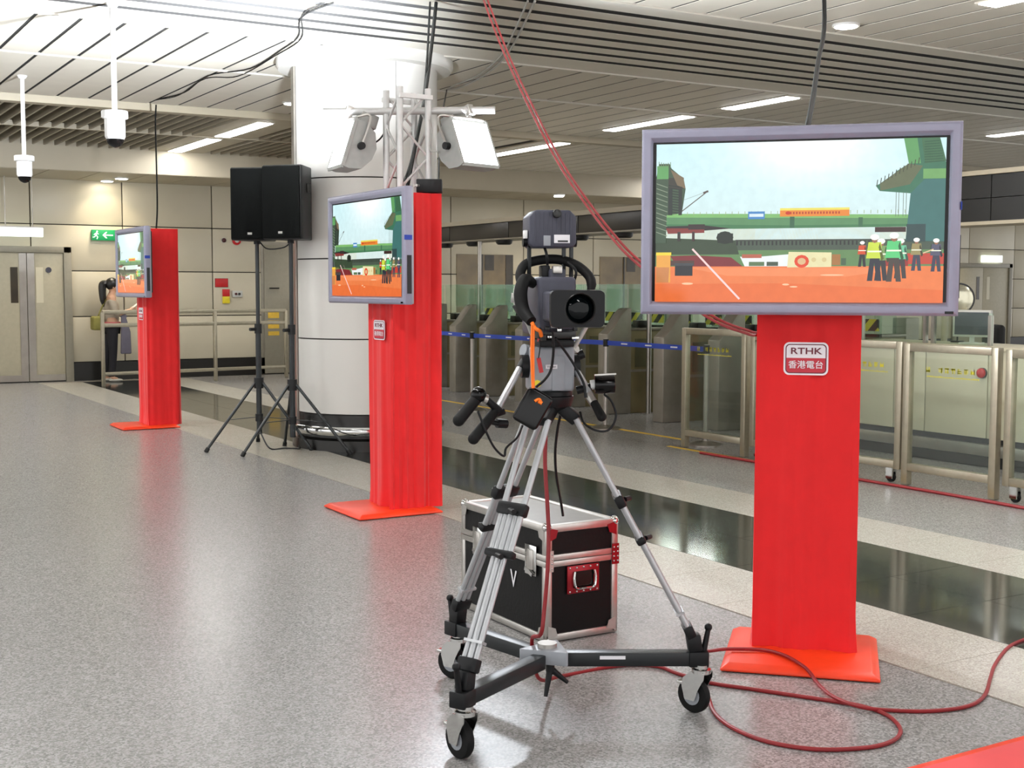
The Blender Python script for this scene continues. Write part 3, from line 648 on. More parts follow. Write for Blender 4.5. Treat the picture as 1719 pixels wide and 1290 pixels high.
def flood(hang, fdir, label, energy, size):
    fdir = Vector(fdir).normalized(); t = thing('flood_light', label, 'floodlight', tuple(hang), 0, 'floodlights on the truss', world=True)
    side = fdir.cross(Vector((0, 0, 1))).normalized(); up = side.cross(fdir)
    c = hang+Vector((0, 0, -.235)); hw, hh = .17, .165
    P = lambda s, f, u: c+side*s+fdir*f+up*u
    prof = [(.05, hh), (-.02, hh), (-.1, hh*.72), (-.14, .02), (-.13, -.06), (-.08, -hh*.85), (0, -hh), (.05, -hh)]
    n = len(prof); vs = [P(s, f, u) for s in (-hw, hw) for f, u in prof]
    MB().add(vs, [tuple(range(n-1, -1, -1)), tuple(range(n, 2*n))]+[(i, i+1, n+i+1, n+i) for i in range(n-1)]).build('housing', 'floodgrey', t, smooth=True)
    q = .012
    MB().add([P(s, f, u) for f in (.046, .05) for s, u in ((-hw+q, -hh+q), (hw-q, -hh+q), (hw-q, hh-q), (-hw+q, hh-q))], [(0, 1, 2, 3), (4, 5, 6, 7), (0, 1, 5, 4), (1, 2, 6, 5), (2, 3, 7, 6), (3, 0, 4, 7)]).build('lamp_glass', 'floodface', t, label='glaring white lamp glass')
    rim = MB()
    for (s0, u0), (s1, u1) in zip(((-hw, -hh), (hw, -hh), (hw, hh), (-hw, hh)), ((hw, -hh), (hw, hh), (-hw, hh), (-hw, -hh))): rim.bar(P(s0, .05, u0), P(s1, .05, u1), .016, .022)
    rim.build('rim', 'floodgrey', t)
    MB().box(P(0, -.06, hh+.04), (.16, .12, .09), mtx=Matrix((side, fdir, up)).transposed()).build('gear_box', 'floodgrey', t, bevel=.006)
    MB().tube([P(-hw-.02, -.03, 0), P(-hw-.02, -.03, hh+.04), hang+side*(-.12)+Vector((0, 0, -.055)), hang+side*.12+Vector((0, 0, -.055)), P(hw+.02, -.03, hh+.04), P(hw+.02, -.03, 0)], .009, n=8).build('yoke', 'alu', t, smooth=True)
    for s in (-1, 1): MB().cyl(P(s*(hw+.035), -.03, 0), P(s*(hw-.01), -.03, 0), .025, n=12).build('knob', 'black', t, smooth=True)
    MB().box(hang+Vector((0, 0, .0)), (.05, .05, .075), mtx=Matrix((side, fdir, up)).transposed()).cyl(hang, hang+Vector((0, 0, -.065)), .012).build('clamp', 'alu', t, bevel=.004)
    arealight('lamp', P(0, .09 if size else .06, 0), size or fdir, (2*hw-.05, 2*hh-.05 if not size else .16), energy, (240, 247, 255), t, R(128) if size else None)      # left lamp is added aiming upwards, off its housing's axis, to brighten the ceiling
    return t
h1 = at(586, 188, 8.6); h2 = at(788, 186, 8.52)
flood(h1, (-.92, .12, .3), 'floodlight hanging left of the truss, facing away left', 1100, (-.12, .52, .84))
flood(h2, (.25, -.85, .35), 'floodlight hanging right of the truss, glaring towards the viewer', 150, None)
ab = at(711, 319, 8.78)
a = thing('control_box', 'small black box lying on top of the truss stand', 'box', (3.93, 7.63, 2.135))
MB().box((0, 0, .045), (.17, .11, .09), rz=R(-30)).build('case', 'black', a, bevel=.006)
MB().cyl((-.09, -.02, .045), (-.115, -.035, .045), .009).cyl((-.09, .01, .045), (-.115, .0, .045), .009).build('plug', 'alu', a, smooth=True)

# ================================================================== LOUDSPEAKERS ON STANDS
def speaker_stand(c, feet, htop, label):
    t = thing('speaker_stand', label, 'stand', tuple(c), 0, 'black tripod speaker stands', world=True)
    c = Vector(c); hub = c+Vector((0, 0, .62)); low = c+Vector((0, 0, .3))
    MB().cyl(c+Vector((0, 0, .14)), c+Vector((0, 0, 1.15)), .026, n=12).build('lower_pole', 'dark_tube', t, smooth=True)
    MB().cyl(c+Vector((0, 0, 1.1)), c+Vector((0, 0, htop)), .019, n=12).build('upper_pole', 'dark_tube', t, smooth=True)
    MB().cyl(c+Vector((0, 0, 1.08)), c+Vector((0, 0, 1.17)), .034, n=12).build('collar', 'black', t, smooth=True)
    MB().cyl(c+Vector((-.03, -.01, 1.12)), c+Vector((-.09, -.03, 1.12)), .016, n=10).build('clamp_knob', 'black', t, smooth=True)
    MB().cyl(hub+Vector((0, 0, -.05)), hub+Vector((0, 0, .05)), .045, n=14).build('leg_hub', 'black', t, smooth=True); MB().cyl(low+Vector((0, 0, -.04)), low+Vector((0, 0, .03)), .036, n=14).build('brace_hub', 'black', t, smooth=True)
    for f in feet:
        f = Vector((f[0], f[1], .02)); d = (Vector((f.x, f.y, 0))-Vector((c.x, c.y, 0))).normalized()
        lg = MB().cyl(hub+d*.04, f, .014, n=10).build('leg', 'dark_tube', t, smooth=True)
        MB().cyl(f+(hub-f)*.03, f-Vector((0, 0, .018))+d*.01, .02, n=10).build('foot', 'rubber', lg, smooth=True)
        MB().bar(low+d*.03, hub+(f-hub)*.55, .018, .006).build('brace', 'dark_tube', t)
    return t
speaker_stand((4.06, 11.36, 0), ((3.549, 11.344), (4.42, 10.98), (4.22, 11.85)), 1.93, 'black tripod stand of the farther left loudspeaker')
speaker_stand((4.235, 10.96, 0), ((3.74, 10.9), (4.62, 10.56), (4.33, 11.42)), 1.93, 'black tripod stand of the nearer loudspeaker by the pillar')
def loudspeaker(c, rz, label):
    t = thing('loudspeaker', label, 'loudspeaker', c, rz, 'black loudspeakers on tripod stands')
    o = [(-.19, -.17), (.19, -.17), (.19, -.12), (.13, .17), (-.13, .17), (-.19, -.12)]
    MB().extrude([(x, y, 0) for x, y in o], (0, 0, .66)).build('cabinet', 'black', t, bevel=.012)
    MB().extrude([(-.182, -.172, .012), (.182, -.172, .012), (.182, -.19, .012), (.06, -.2, .012), (-.06, -.2, .012), (-.182, -.19, .012)], (0, 0, .636)).build('grille', 'speaker', t, bevel=.004)
    MB().bx(-.02, .02, -.204, -.199, .05, .07).build('badge', 'lightgrey', t)
    MB().bx(.186, .193, -.05, .03, .42, .5).build('handle_recess', 'gloss_black', t); MB().bx(-.193, -.186, -.05, .03, .42, .5).build('handle_recess', 'gloss_black', t)
    MB().cyl((0, 0, -.03), (0, 0, .002), .03, n=14).build('pole_socket', 'black', t, smooth=True)
    return t
loudspeaker((4.06, 11.36, 1.935), R(-38), 'black loudspeaker, the left one half hidden by its neighbour')
loudspeaker((4.235, 10.96, 1.935), R(-48), 'black loudspeaker, the right one beside the white pillar')
MB_c = MB().tube([(4.06, 11.34, .16), (4.1, 11.2, .02), (4.25, 11.2, .012), (4.35, 11.1, .012), (4.3, 10.98, .05)], .007).build('cable', 'black', smooth=True); tag(MB_c, 'short black cable looped on floor between the speaker stands', 'cable')
c2 = MB().tube([(4.06, 11.3, 1.93), (4.1, 11.2, 1.86), (4.2, 11.05, 1.87), (4.23, 10.93, 1.92)], .006).build('cable', 'black', smooth=True); tag(c2, 'short black cable slung beneath the two loudspeakers', 'cable')

# ================================================================== PASSENGER GATES, CANOPY, BELTS
GX = 8.75
def make_gate():
    t = thing('passenger_gate', 'x', 'gate', (0, 0, 0), 0, 'row of passenger gates')
    h = .095
    MB().extrude([(0, -h, 0), (0, -h, .96), (.1, -h, 1.04), (.22, -h, 1.2), (.3, -h, 1.27), (.36, -h, 1.27), (.36, -h, 0)], (0, 2*h, 0)).build('end_post', 'dsteel', t, bevel=.012)
    bd = MB().bx(.36, 1.75, -h+.01, h-.01, 0, 1.0).build('body', 'gatebody', t, bevel=.006)
    MB().bx(.42, 1.68, -h+.004, -h+.011, .56, .9).build('upper_panel', 'gateolive', bd); MB().bx(.36, 1.75, -h+.002, -h+.012, .5, .53).build('trim_line', 'dsteel', bd)
    MB().bx(.34, 1.8, -h, h, 1.0, 1.03).build('deck', 'dsteel', t, bevel=.006)
    MB().bx(1.75, 1.95, -h, h, 0, 1.2).build('rear_post', 'dsteel', t, bevel=.01)
    MB().bx(.5, .62, -h+.012, h-.012, 1.03, 1.12).build('reader', 'gateblack', t, bevel=.01)
    MB().bx(.38, 1.7, -.006, .006, 1.03, 1.56).build('glass_fin', 'gglass', t)
    MB().bx(.06, .36, -.006, .006, 1.25, 1.56).build('glass_fin', 'gglass', t)
    fl = MB().bx(1.02, 1.035, -.42, -h, .28, 1.5).build('flap', 'gglass', t); MB().bx(1.0, 1.02, -.4, -h-.03, 1.08, 1.2).build('warning_plate', 'hazard', fl)
    MB().bx(1.0, 1.04, -.42, -h, 1.02, 1.05).build('flap_edge', 'gateblack', fl)
    f2 = MB().bx(1.02, 1.035, h, .42, .28, 1.5).build('flap', 'gglass', t); MB().bx(1.0, 1.02, h+.03, .4, 1.08, 1.2).build('warning_plate', 'hazard', f2)
    MB().bx(1.0, 1.04, h, .42, 1.02, 1.05).build('flap_edge', 'gateblack', f2)
    MB().bx(1.2, 1.45, -h-.05, -h, .68, .72).build('sensor_box', 'lightgrey', t)
    return t
gate = make_gate()
gys = [17.2, 16.28, 15.4, 14.43, 13.46, 12.49, 11.4, 10.45, 9.5]
gl = ['second passenger gate visible left of all, partly behind the red stand', 'passenger gate nearest the red truss stand', 'passenger gate left of the tripod pan bar', 'passenger gate just left of the video camera', 'passenger gate hidden mostly by the video camera',
      'passenger gate just right of the video camera', 'passenger gate halfway between video camera and glass barrier', 'passenger gate at left edge of the glass barrier', 'passenger gate seen through the first glass barrier']
for i, y in enumerate(gys):
    o = gate if i == 0 else copy_tree(gate); o.location = (GX, y, 0); o['label'] = gl[i]
cn = thing('gate_canopy', 'long dark fascia canopy over the passenger gates with round pods', 'canopy', (9.25, 13.2, 0), world=True)
y = 8.45
while y < 19.0: MB().bx(9.2, 9.6, y+.006, y+1.74, 2.215, 2.44).build('fascia_panel', 'canopy', cn, bevel=.004); y += 1.75
MB().bx(9.17, 9.62, 8.4, 19.0, 2.195, 2.215).build('lower_lip', 'dsteel', cn); MB().bx(9.17, 9.62, 8.4, 19.0, 2.44, 2.5).build('upper_lip', 'soffit', cn)
for y in gys[:8]: MB().lathe((9.35, y+.42, 2.13), (0, 0, 1), [(0, .09), (.02, .115), (.065, .125)], 18).build('pod', 'gateblack', cn, smooth=True)
for y in (16.05, 11.9, 8.7, 18.7): MB().cyl((9.3, y+.4, 0), (9.3, y+.4, 2.2), .03, n=12).build('post', 'steel', cn, smooth=True)
sb = thing('sign_box', 'dark glossy panelled box above the counter right of the big screen', 'sign', (9.25, 6.8, 0), world=True)
for a, b in ((4.4, 5.38), (5.38, 6.36), (6.36, 7.34), (7.34, 8.3)):
    for c, d in ((2.09, 2.29), (2.29, 2.49)): MB().bx(9.2, 9.5, a+.004, b-.004, c+.003, d-.003).build('panel', 'gateblack', sb)
MB().bx(9.17, 9.53, 4.4, 8.32, 2.06, 2.09).build('lower_trim', 'soffit', sb); MB().bx(9.17, 9.53, 4.4, 8.32, 2.49, 2.53).build('upper_trim', 'soffit', sb)
for y in (4.45, 8.2): MB().cyl((9.67, y, 0), (9.67, y, 2.5), .03, n=10).build('post', 'soffit', sb, smooth=True); MB().bx(9.5, 9.67, y-.03, y+.03, 2.2, 2.4).build('bracket', 'soffit', sb)

def stanchion(x, y, label):
    t = thing('belt_stanchion', label, 'stanchion', (x, y, 0), 0, 'steel belt stanchions before the gates')
    MB().lathe((0, 0, 0), (0, 0, 1), [(0, .165), (.012, .165), (.03, .12), (.045, .03)], 28).build('base', 'steel', t, smooth=True)
    MB().cyl((0, 0, .04), (0, 0, .97), .025, n=16).build('pole', 'steel', t, smooth=True)
    MB().cyl((0, 0, .885), (0, 0, .965), .031, n=16).build('belt_head', 'black', t, smooth=True)
st = [(7.95, 17.6), (7.62, 13.66), (7.863, 11.159), (7.855, 9.48)]
for (x, y), lb in zip(st, ['belt stanchion hidden behind the red truss stand', 'steel belt stanchion between the red truss stand and the tripod', 'steel belt stanchion just right of the video camera with black head', 'steel belt stanchion behind the first glass barrier']): stanchion(x, y, lb)
for (a, b), lb in zip(zip(st, st[1:]), ['blue retractable belt emerging from behind the red truss stand', 'blue retractable belt passing behind the video camera', 'blue retractable belt running right to the glass barrier']):
    A, B = Vector((*a, .925)), Vector((*b, .925)); d = (B-A).normalized(); A += d*.032; B -= d*.032
    t = thing('barrier_belt', lb, 'belt', tuple(A), 0, 'blue retractable belts', world=True)
    MB().bar(A, B, .003, .05).build('webbing', 'blue', t)
    L = (B-A).length; k = .25; n = Vector((d.y, -d.x, 0)); n = n if n.dot(FW) < 0 else -n
    while k < L-.2:
        MB().bar(A+d*k+n*.0025, A+d*(k+.11)+n*.0025, .001, .014).build('print_mark', 'logo_white', t); k += .42

# ---- floor tapes and the orange cable along the barriers
tp = MB().bx(7.93, 7.99, 9.9, 18.5, 0, .003).build('floor_tape', 'yellow'); tag(tp, 'thin yellow tape line on floor before the gates', 'tape')
tp2 = MB().bx(7.48, 7.53, 4.2, 9.6, 0, .003).build('floor_tape', 'yellow'); tag(tp2, 'yellow tape line on floor along the glass barriers', 'tape')
oc = MB().tube([(7.4, 9.0, .012), (7.42, 8.2, .012), (7.43, 7.2, .012), (7.45, 6.2, .012), (7.43, 5.3, .012), (7.46, 4.4, .012)], .012).build('cable', 'red_cable', smooth=True); tag(oc, 'red cable lying along the foot of the glass barriers', 'cable')

# ---- glass barriers
def glyphs(m, y, z, x, sz, rnd):
    for _ in range(4): m.bx(x-.001, x, y-sz*.42, y+sz*.42, *(lambda q: (q, q+sz*.12))(z+rnd.uniform(-.45, .38)*sz))
    for _ in range(3): m.bx(x-.001, x, *(lambda q: (q, q+sz*.12))(y+rnd.uniform(-.42, .32)*sz), z-sz*.45, z+sz*.45)
def barrier(yc, w, top, label, casters, rz=0.0):
    t = thing('glass_barrier', label, 'barrier', (7.6, yc, 0), rz, 'steel framed glass barriers'); h = w/2; p = .058
    for s in (-1, 1):
        MB().bx(-p/2, p/2, s*(h-p/2)-p/2, s*(h-p/2)+p/2, .11 if casters else .004, top).build('post', 'tan', t, bevel=.004)
        if casters:
            q = s*(h-.1); MB().cyl((-.012, q, .04), (.012, q, .04), .038, n=14).build('caster_wheel', 'rubber', t, smooth=True); MB().bx(-.03, -.016, q-.03, q+.03, .03, .115).build('caster_fork', 'chrome', t); MB().bx(.016, .03, q-.03, q+.03, .03, .115).build('caster_fork', 'chrome', t)
    MB().bx(-p/2, p/2, -h+p, h-p, top-p, top).build('top_rail', 'tan', t, bevel=.004); MB().bx(-p/2, p/2, -h+p, h-p, .115, .115+p).build('bottom_rail', 'tan', t, bevel=.004)
    g = MB().bx(-.005, .005, -h+p-.005, h-p+.005, .115+p-.005, top-p+.005).build('glass_pane', 'glass', t)
    rnd = random.Random(4); m = MB()
    for i in range(8):
        if i != 1: glyphs(m, h-.22-i*.058, top-.19, -.0055, .045, rnd)
    for i in range(30): m.bx(-.0065, -.0055, h-.21-i*.016-.01, h-.21-i*.016, top-.245, top-.245+random.uniform(.006, .012))
    o = m.build('glass_print', 'yellow_print', g); o['kind'] = 'stuff'
    return t
barrier(9.05, .9, 1.135, 'steel framed glass barrier standing alone left of the nearest red column', False)
barrier(8.1, .88, 1.11, 'steel framed glass barrier hidden behind the nearest red column', True)
barrier(7.25, .84, 1.1, 'steel framed glass barrier on casters just right of the red column', True, R(2))
barrier(6.37, .86, 1.09, 'steel framed glass barrier in front of the red button', False)
barrier(5.47, .86, 1.08, 'steel framed glass barrier on casters cut by the right picture edge', True, R(-4))

# ---- counter behind the barriers
ct = thing('service_counter', 'cream panelled service counter with black kickboard behind the barriers', 'counter', (9.2, 6.8, 0), world=True)
MB().bx(8.93, 9.5, 4.3, 8.72, .2, .99).build('carcass', 'gateblack', ct)
for a, b in zip([4.3, 5.05, 5.75, 6.42, 7.08, 7.74, 8.1, 8.72], [5.05, 5.75, 6.42, 7.08, 7.74, 8.1, 8.72]): MB().bx(8.9, 8.94, a+.005, b-.005, .25, .99).build('panel', 'cream', ct, bevel=.003)
MB().bx(8.94, 9.45, 4.3, 8.72, 0, .25).build('kickboard', 'gateblack', ct); MB().bx(8.88, 8.94, 4.3, 8.72, .1, .2).build('bumper', 'steel', ct, bevel=.008)
MB().bx(8.88, 9.6, 4.25, 8.78, .99, 1.02).build('worktop', 'cream', ct, bevel=.006)
rb = thing('push_button', 'red round push button on the cream counter front', 'button', (8.9, 7.13, .8))
MB().cyl((0, 0, 0), (-.02, 0, 0), .045, n=18).build('collar', 'gateblack', rb, smooth=True); MB().lathe((-.02, 0, 0), (-1, 0, 0), [(0, .042), (.015, .04), (.025, .02)], 18).build('dome', 'firered', rb, smooth=True)
for i, (a, b, mt, lb) in enumerate([(7.2, 7.85, 'gglass', 'clear glass screen on counter just below the big screen'), (4.6, 6.62, 'fglass', 'grey translucent screen on counter at right picture edge'), (7.9, 8.7, 'gglass', 'clear glass screen on counter beside the nearest red column')]):
    g = thing('counter_screen', lb, 'glass screen', (9.1, (a+b)/2, 1.02), 0, 'glass screens on the counter', world=True)
    MB().bx(9.09, 9.1, a, b, 1.02, 1.3).build('pane', mt, g)
    for y in (a+.02, b-.02): MB().bx(9.075, 9.115, y-.015, y+.015, 1.02, 1.06 if mt == 'fglass' else 1.28).build('bracket', 'steel', g)
mt_ = thing('desk_monitor', 'small dark desk monitor behind the counter glass', 'monitor', (9.35, 7.62, 1.02), R(-70))
MB().bx(-.17, .17, -.02, .02, .06, .3).build('housing', 'lightgrey', mt_, bevel=.006); MB().bx(-.15, .15, -.023, -.019, .08, .28).build('screen', 'vfgrey', mt_); MB().bx(-.09, .09, -.07, .07, 0, .012).bx(-.02, .02, -.01, .01, .012, .07).build('foot', 'lightgrey', mt_)
mr = at(1609, 502, 11.6)
mi = thing('round_mirror', 'round black-rimmed mirror on a thin stand right of the big screen', 'mirror', (mr.x, mr.y, 1.02), 0, world=True)
f = -Vector((FW.x, FW.y, 0)).normalized()
MB().lathe(mr, f, [(0, .135), (.012, .135), (.02, .1), (.024, .0)], 30).build('face', 'mirror', mi, smooth=True)
MB().lathe(mr-f*.014, f, [(0, .146), (.03, .146), (.03, .132), (.0, .132)], 30, cap=False).build('rim', 'gateblack', mi, smooth=True)
MB().cyl((mr.x, mr.y, 1.02), (mr.x, mr.y, mr.z-.14), .008).cyl((mr.x, mr.y, 1.02), (mr.x, mr.y, 1.035), .06, n=18).build('stand', 'gateblack', mi, smooth=True)
oc_ = thing('office_chair', 'black office chair behind the counter', 'chair', (10.35, 8.42, 0), R(-120))
MB().box((0, .2, .9), (.44, .08, .52)).build('backrest', 'chairblack', oc_, bevel=.04, segs=3); MB().box((0, -.02, .5), (.48, .46, .09)).build('seat', 'chairblack', oc_, bevel=.035, segs=3)
MB().bar((0, .2, .5), (0, .22, .8), .05, .02).build('spine', 'black', oc_); MB().cyl((0, 0, .1), (0, 0, .46), .03).build('column', 'black', oc_, smooth=True)
for i in range(5):
    a = i*2*math.pi/5; lg = MB().bar((0, 0, .11), (.28*math.cos(a), .28*math.sin(a), .075), .04, .03).build('base_leg', 'black', oc_); MB().cyl((.28*math.cos(a)-.02, .28*math.sin(a), .03), (.28*math.cos(a)+.02, .28*math.sin(a), .03), .03, n=12).build('caster', 'rubber', lg, smooth=True)

# ================================================================== FAR LEFT: SIGNS, RAILING, FIRE POINTS, WOMAN
ls = thing('lit_sign', 'glowing white sign box over the left double door', 'sign', (3.68, 20.95, 2.35), world=True)
MB().bx(3.3, 4.0, 20.92, 20.98, 2.29, 2.43).build('light_box', 'signlit', ls, bevel=.006); MB().bx(3.28, 4.02, 20.93, 20.99, 2.43, 2.45).build('cap', 'steel', ls)
for x in (3.45, 3.85): MB().cyl((x, 20.95, 2.45), (x, 20.95, 3.22), .008).build('hanger', 'steel', ls, smooth=True)
ls2 = thing('lit_sign', 'glowing white sign box over the far right double door', 'sign', (26.5, YN-.1, 2.26), world=True)
MB().bx(26.22, 26.92, YN-.12, YN-.03, 2.18, 2.35).build('light_box', 'signlit', ls2, bevel=.006)
ex = thing('exit_sign', 'green emergency exit sign with running figure and left arrow', 'sign', (5.0, YN-.05, 2.35))
MB().bx(-.21, .21, -.02, .035, -.085, .085).build('plate', 'signgreen', ex, bevel=.004)
Y0 = -.0215
man = MB().cyl((-.13, Y0-.001, .055), (-.13, Y0+.001, .055), .014, n=10)
for a, b, w in (((-.135, .04), (-.15, -.005), .024), ((-.15, -.005), (-.12, -.03), .014), ((-.12, -.03), (-.135, -.065), .013), ((-.15, -.005), (-.175, -.035), .014), ((-.175, -.035), (-.2, -.038), .012), ((-.135, .033), (-.165, .02), .01), ((-.165, .02), (-.18, .0), .01), ((-.135, .033), (-.105, .012), .01)):
    man.bar((a[0], Y0, a[1]), (b[0], Y0, b[1]), .002, w)
man.build('running_figure', 'signwhite', ex)
MB().bar((-.02, Y0, 0), (.12, Y0, 0), .002, .018).build('arrow_shaft', 'signwhite', ex); MB().add([(-.045, Y0, 0), (.005, Y0, .05), (.03, Y0, .05), (-.012, Y0, 0), (.03, Y0, -.05), (.005, Y0, -.05)], [(0, 1, 2, 3), (0, 3, 4, 5)]).build('arrow_head', 'signwhite', ex)
hr = thing('handrail', 'steel handrail with three bars before the far wall', 'railing', (4.6, 19.7, 0), world=True)
A, B = Vector((4.6, 19.75, 0)), Vector((7.72, 20.25, 0))
for q in (0, .59, 1.0): p = A.lerp(B, q); MB().bar(p+Vector((0, 0, .004)), p+Vector((0, 0, 1.13)), .06, .05).build('post', 'tan', hr, bevel=.004)
for z, w in ((1.13, .06), (.93, .06), (.19, .05)): MB().bar(A+Vector((0, 0, z)), B+Vector((0, 0, z)), .05, w).build('rail', 'tan', hr, bevel=.004)
def wallthing(name, label, cat, parts, x, z):
    t = thing(name, label, cat, (x, YN-.02, z))
    for nm, mt, b in parts: MB().bx(*b).build(nm, mt, t, bevel=.003)
wallthing('fire_notice', 'small red notice plate on far wall above the call point', 'notice', [('plate', 'firered', (-.11, .11, -.012, .0, -.07, .07)), ('frame', 'maroon', (-.115, .115, -.006, .002, -.075, .075))], 6.93, 1.59)
wallthing('call_point', 'red and yellow alarm call point on far wall', 'alarm', [('box', 'firered', (-.06, .06, -.04, .0, .0, .12)), ('lower_box', 'fireyel', (-.06, .06, -.04, .0, -.12, -.002))], 7.0, 1.36)
bx_ = thing('switch_box', 'grey wall switch box with two dark buttons beside the call point', 'switch', (7.2, YN-.02, 1.4)); MB().bx(-.09, .09, -.03, 0, -.055, .055).build('box', 'lightgrey', bx_, bevel=.004)
for s, mt in ((-.03, 'maroon'), (.03, 'gateblack')): MB().cyl((s, -.045, 0), (s, -.029, 0), .022, n=12).build('button', mt, bx_, smooth=True)
bl_ = thing('alarm_bell', 'round red alarm bell on far wall beside the loudspeaker', 'bell', (7.2, YN-.02, 2.31)); MB().lathe((0, 0, 0), (0, -1, 0), [(0, .075), (.03, .075), (.045, .05)], 20).build('gong', 'firered', bl_, smooth=True); MB().lathe((0, -.045, 0), (0, -1, 0), [(0, .04), (.008, .035)], 16).build('centre', 'lightgrey', bl_, smooth=True)
dk = thing('alarm_beacon', 'small dark round sounder on far wall left of the bell', 'alarm', (6.98, YN-.02, 2.31)); MB().lathe((0, 0, 0), (0, -1, 0), [(0, .04), (.03, .036), (.04, .02)], 16).build('dome', 'maroon', dk, smooth=True); MB().lathe((0, .0, 0), (0, -1, 0), [(0, .046), (.01, .046)], 16).build('ring', 'lightgrey', dk, smooth=True)

def skin_mesh(name, mat, parent, verts, edges, radii, sub=2, root=0):
    me = bpy.data.meshes.new(name); me.from_pydata(verts, edges, []); me.update()
    o = bpy.data.objects.new('tmp', me); COL.objects.link(o)
    md = o.modifiers.new('s', 'SKIN'); md.use_smooth_shade = True
    for i, r in enumerate(radii): me.skin_vertices[0].data[i].radius = r if isinstance(r, tuple) else (r, r)
    for i in range(len(verts)): me.skin_vertices[0].data[i].use_root = (i == root)
    sb_ = o.modifiers.new('d', 'SUBSURF'); sb_.levels = sub; sb_.render_levels = sub
    dg = bpy.context.evaluated_depsgraph_get(); m2 = bpy.data.meshes.new_from_object(o.evaluated_get(dg)); bpy.data.objects.remove(o)
    m2.materials.clear(); m2.materials.append(M[mat]); m2.name = name
    r_ = bpy.data.objects.new(name, m2); COL.objects.link(r_); r_.parent = parent; return r_
# woman facing right (+x local), reading a sheet of paper
pw = thing('person', 'woman with black ponytail in pale blouse and dark trousers holding paper', 'person', (4.97, 20.72, 0), R(-8))
V = [(0, 0, .9), (0, 0, 1.05), (.01, 0, 1.2), (.0, 0, 1.33), (.015, 0, 1.41), (.035, 0, 1.475), (.05, 0, 1.53),                        # 0-6 spine, neck, head
     (0, -.16, 1.31), (.05, -.18, 1.08), (.25, -.14, 1.13), (.31, -.13, 1.16), (0, .16, 1.31), (.05, .18, 1.08), (.25, .13, 1.12), (.31, .12, 1.15),   # arms
     (-.0, -.085, .85), (.01, -.09, .48), (-.02, -.09, .07), (0, .085, .85), (-.06, .09, .48), (-.12, .09, .07), (.08, -.09, .035), (-.02, .09, .035)]
Eg = [(0, 1), (1, 2), (2, 3), (3, 4), (4, 5), (5, 6), (3, 7), (7, 8), (8, 9), (9, 10), (3, 11), (11, 12), (12, 13), (13, 14), (0, 15), (15, 16), (16, 17), (0, 18), (18, 19), (19, 20), (17, 21), (20, 22)]
rad = [(.12, .1), (.1, .085), (.115, .09), (.1, .08), .045, .075, .08, .055, .042, .034, .025, .055, .042, .034, .025, .085, .055, .038, .085, .055, .038, .03, .03]
body = skin_mesh('body', 'skin', pw, V, Eg, rad)
inf = lambda L, k: [tuple(a*k for a in (r if isinstance(r, tuple) else (r, r))) for r in L]
skin_mesh('blouse', 'blouse', body, [V[0], V[1], V[2], V[3], V[7], V[8], (.13, -.165, 1.1), V[11], V[12], (.13, .16, 1.1)], [(0, 1), (1, 2), (2, 3), (3, 4), (4, 5), (5, 6), (3, 7), (7, 8), (8, 9)], inf([(.125, .1), (.11, .095), (.125, .1), (.105, .085), .062, .05, .042, .062, .05, .042], 1.1))
skin_mesh('trousers', 'trouser', body, [(0, 0, .93), V[15], V[16], V[17], V[18], V[19], V[20]], [(0, 1), (1, 2), (2, 3), (0, 4), (4, 5), (5, 6)], inf([(.115, .1), .09, .06, .05, .09, .06, .05], 1.12))
MB().lathe((.0, 0, .9), (0, 0, 1), [(0, .15), (.03, .15), (.06, .135)], 18).build('hem', 'pinkhem', body, smooth=True)
hd = MB().sphere((.045, 0, 1.53), .098, sc=(1.02, .86, 1.1)).build('head', 'skin', body, smooth=True)
MB().sphere((.142, 0, 1.515), .018, 8, 6, sc=(1.1, .7, 1)).build('nose', 'skin', hd, smooth=True)
for s in (-1, 1): MB().sphere((.122, s*.035, 1.545), .011, 8, 6).build('eye', 'gateblack', hd, smooth=True); MB().sphere((.03, s*.084, 1.525), .02, 8, 6, sc=(1, .4, 1.4)).build('ear', 'skin', hd, smooth=True)
MB().sphere((.132, 0, 1.478), .014, 8, 6, sc=(.6, 1.4, .5)).build('mouth', 'pinkhem', hd, smooth=True)
MB().sphere((.018, 0, 1.56), .107, sc=(1.0, .98, .98)).tube([(-.06, 0, 1.57), (-.12, 0, 1.55), (-.13, 0, 1.45), (-.12, 0, 1.3), (-.1, 0, 1.2)], .05, rs=[.05, .062, .058, .05, .02]).build('hair', 'hair', body, smooth=True)
for f_, s in ((V[21], -1), (V[22], 1)): MB().sphere((f_[0]-.04, f_[1], .03), .05, 10, 6, sc=(2.2, .9, .6)).build('shoe', 'shoe', body, smooth=True)
for hx_, hy in ((.33, -.12), (.33, .11)):
    for i in range(4): MB().tube([(hx_-.02, hy-.02+i*.014, 1.165), (hx_+.025, hy-.02+i*.014, 1.172+.004*i), (hx_+.05, hy-.02+i*.014, 1.155)], .0075, n=6).build('finger', 'skin', body, smooth=True)
    MB().tube([(hx_-.03, hy+.035, 1.175), (hx_, hy+.04, 1.19), (hx_+.025, hy+.03, 1.195)], .008, n=6).build('thumb', 'skin', body, smooth=True)
ppr = MB().add([(.3, -.15, 1.165), (.3, .14, 1.165), (.5, .14, 1.32), (.5, -.15, 1.32), (.302, -.15, 1.167), (.302, .14, 1.167), (.502, .14, 1.322), (.502, -.15, 1.322)], [(0, 1, 2, 3), (4, 5, 6, 7), (0, 1, 5, 4), (1, 2, 6, 5), (2, 3, 7, 6), (3, 0, 4, 7)]).build('paper_sheet', 'paper'); ppr.location = (4.97, 20.72, 0); ppr.rotation_euler = (0, 0, R(-8)); tag(ppr, 'white sheet of paper held by the woman', 'paper')
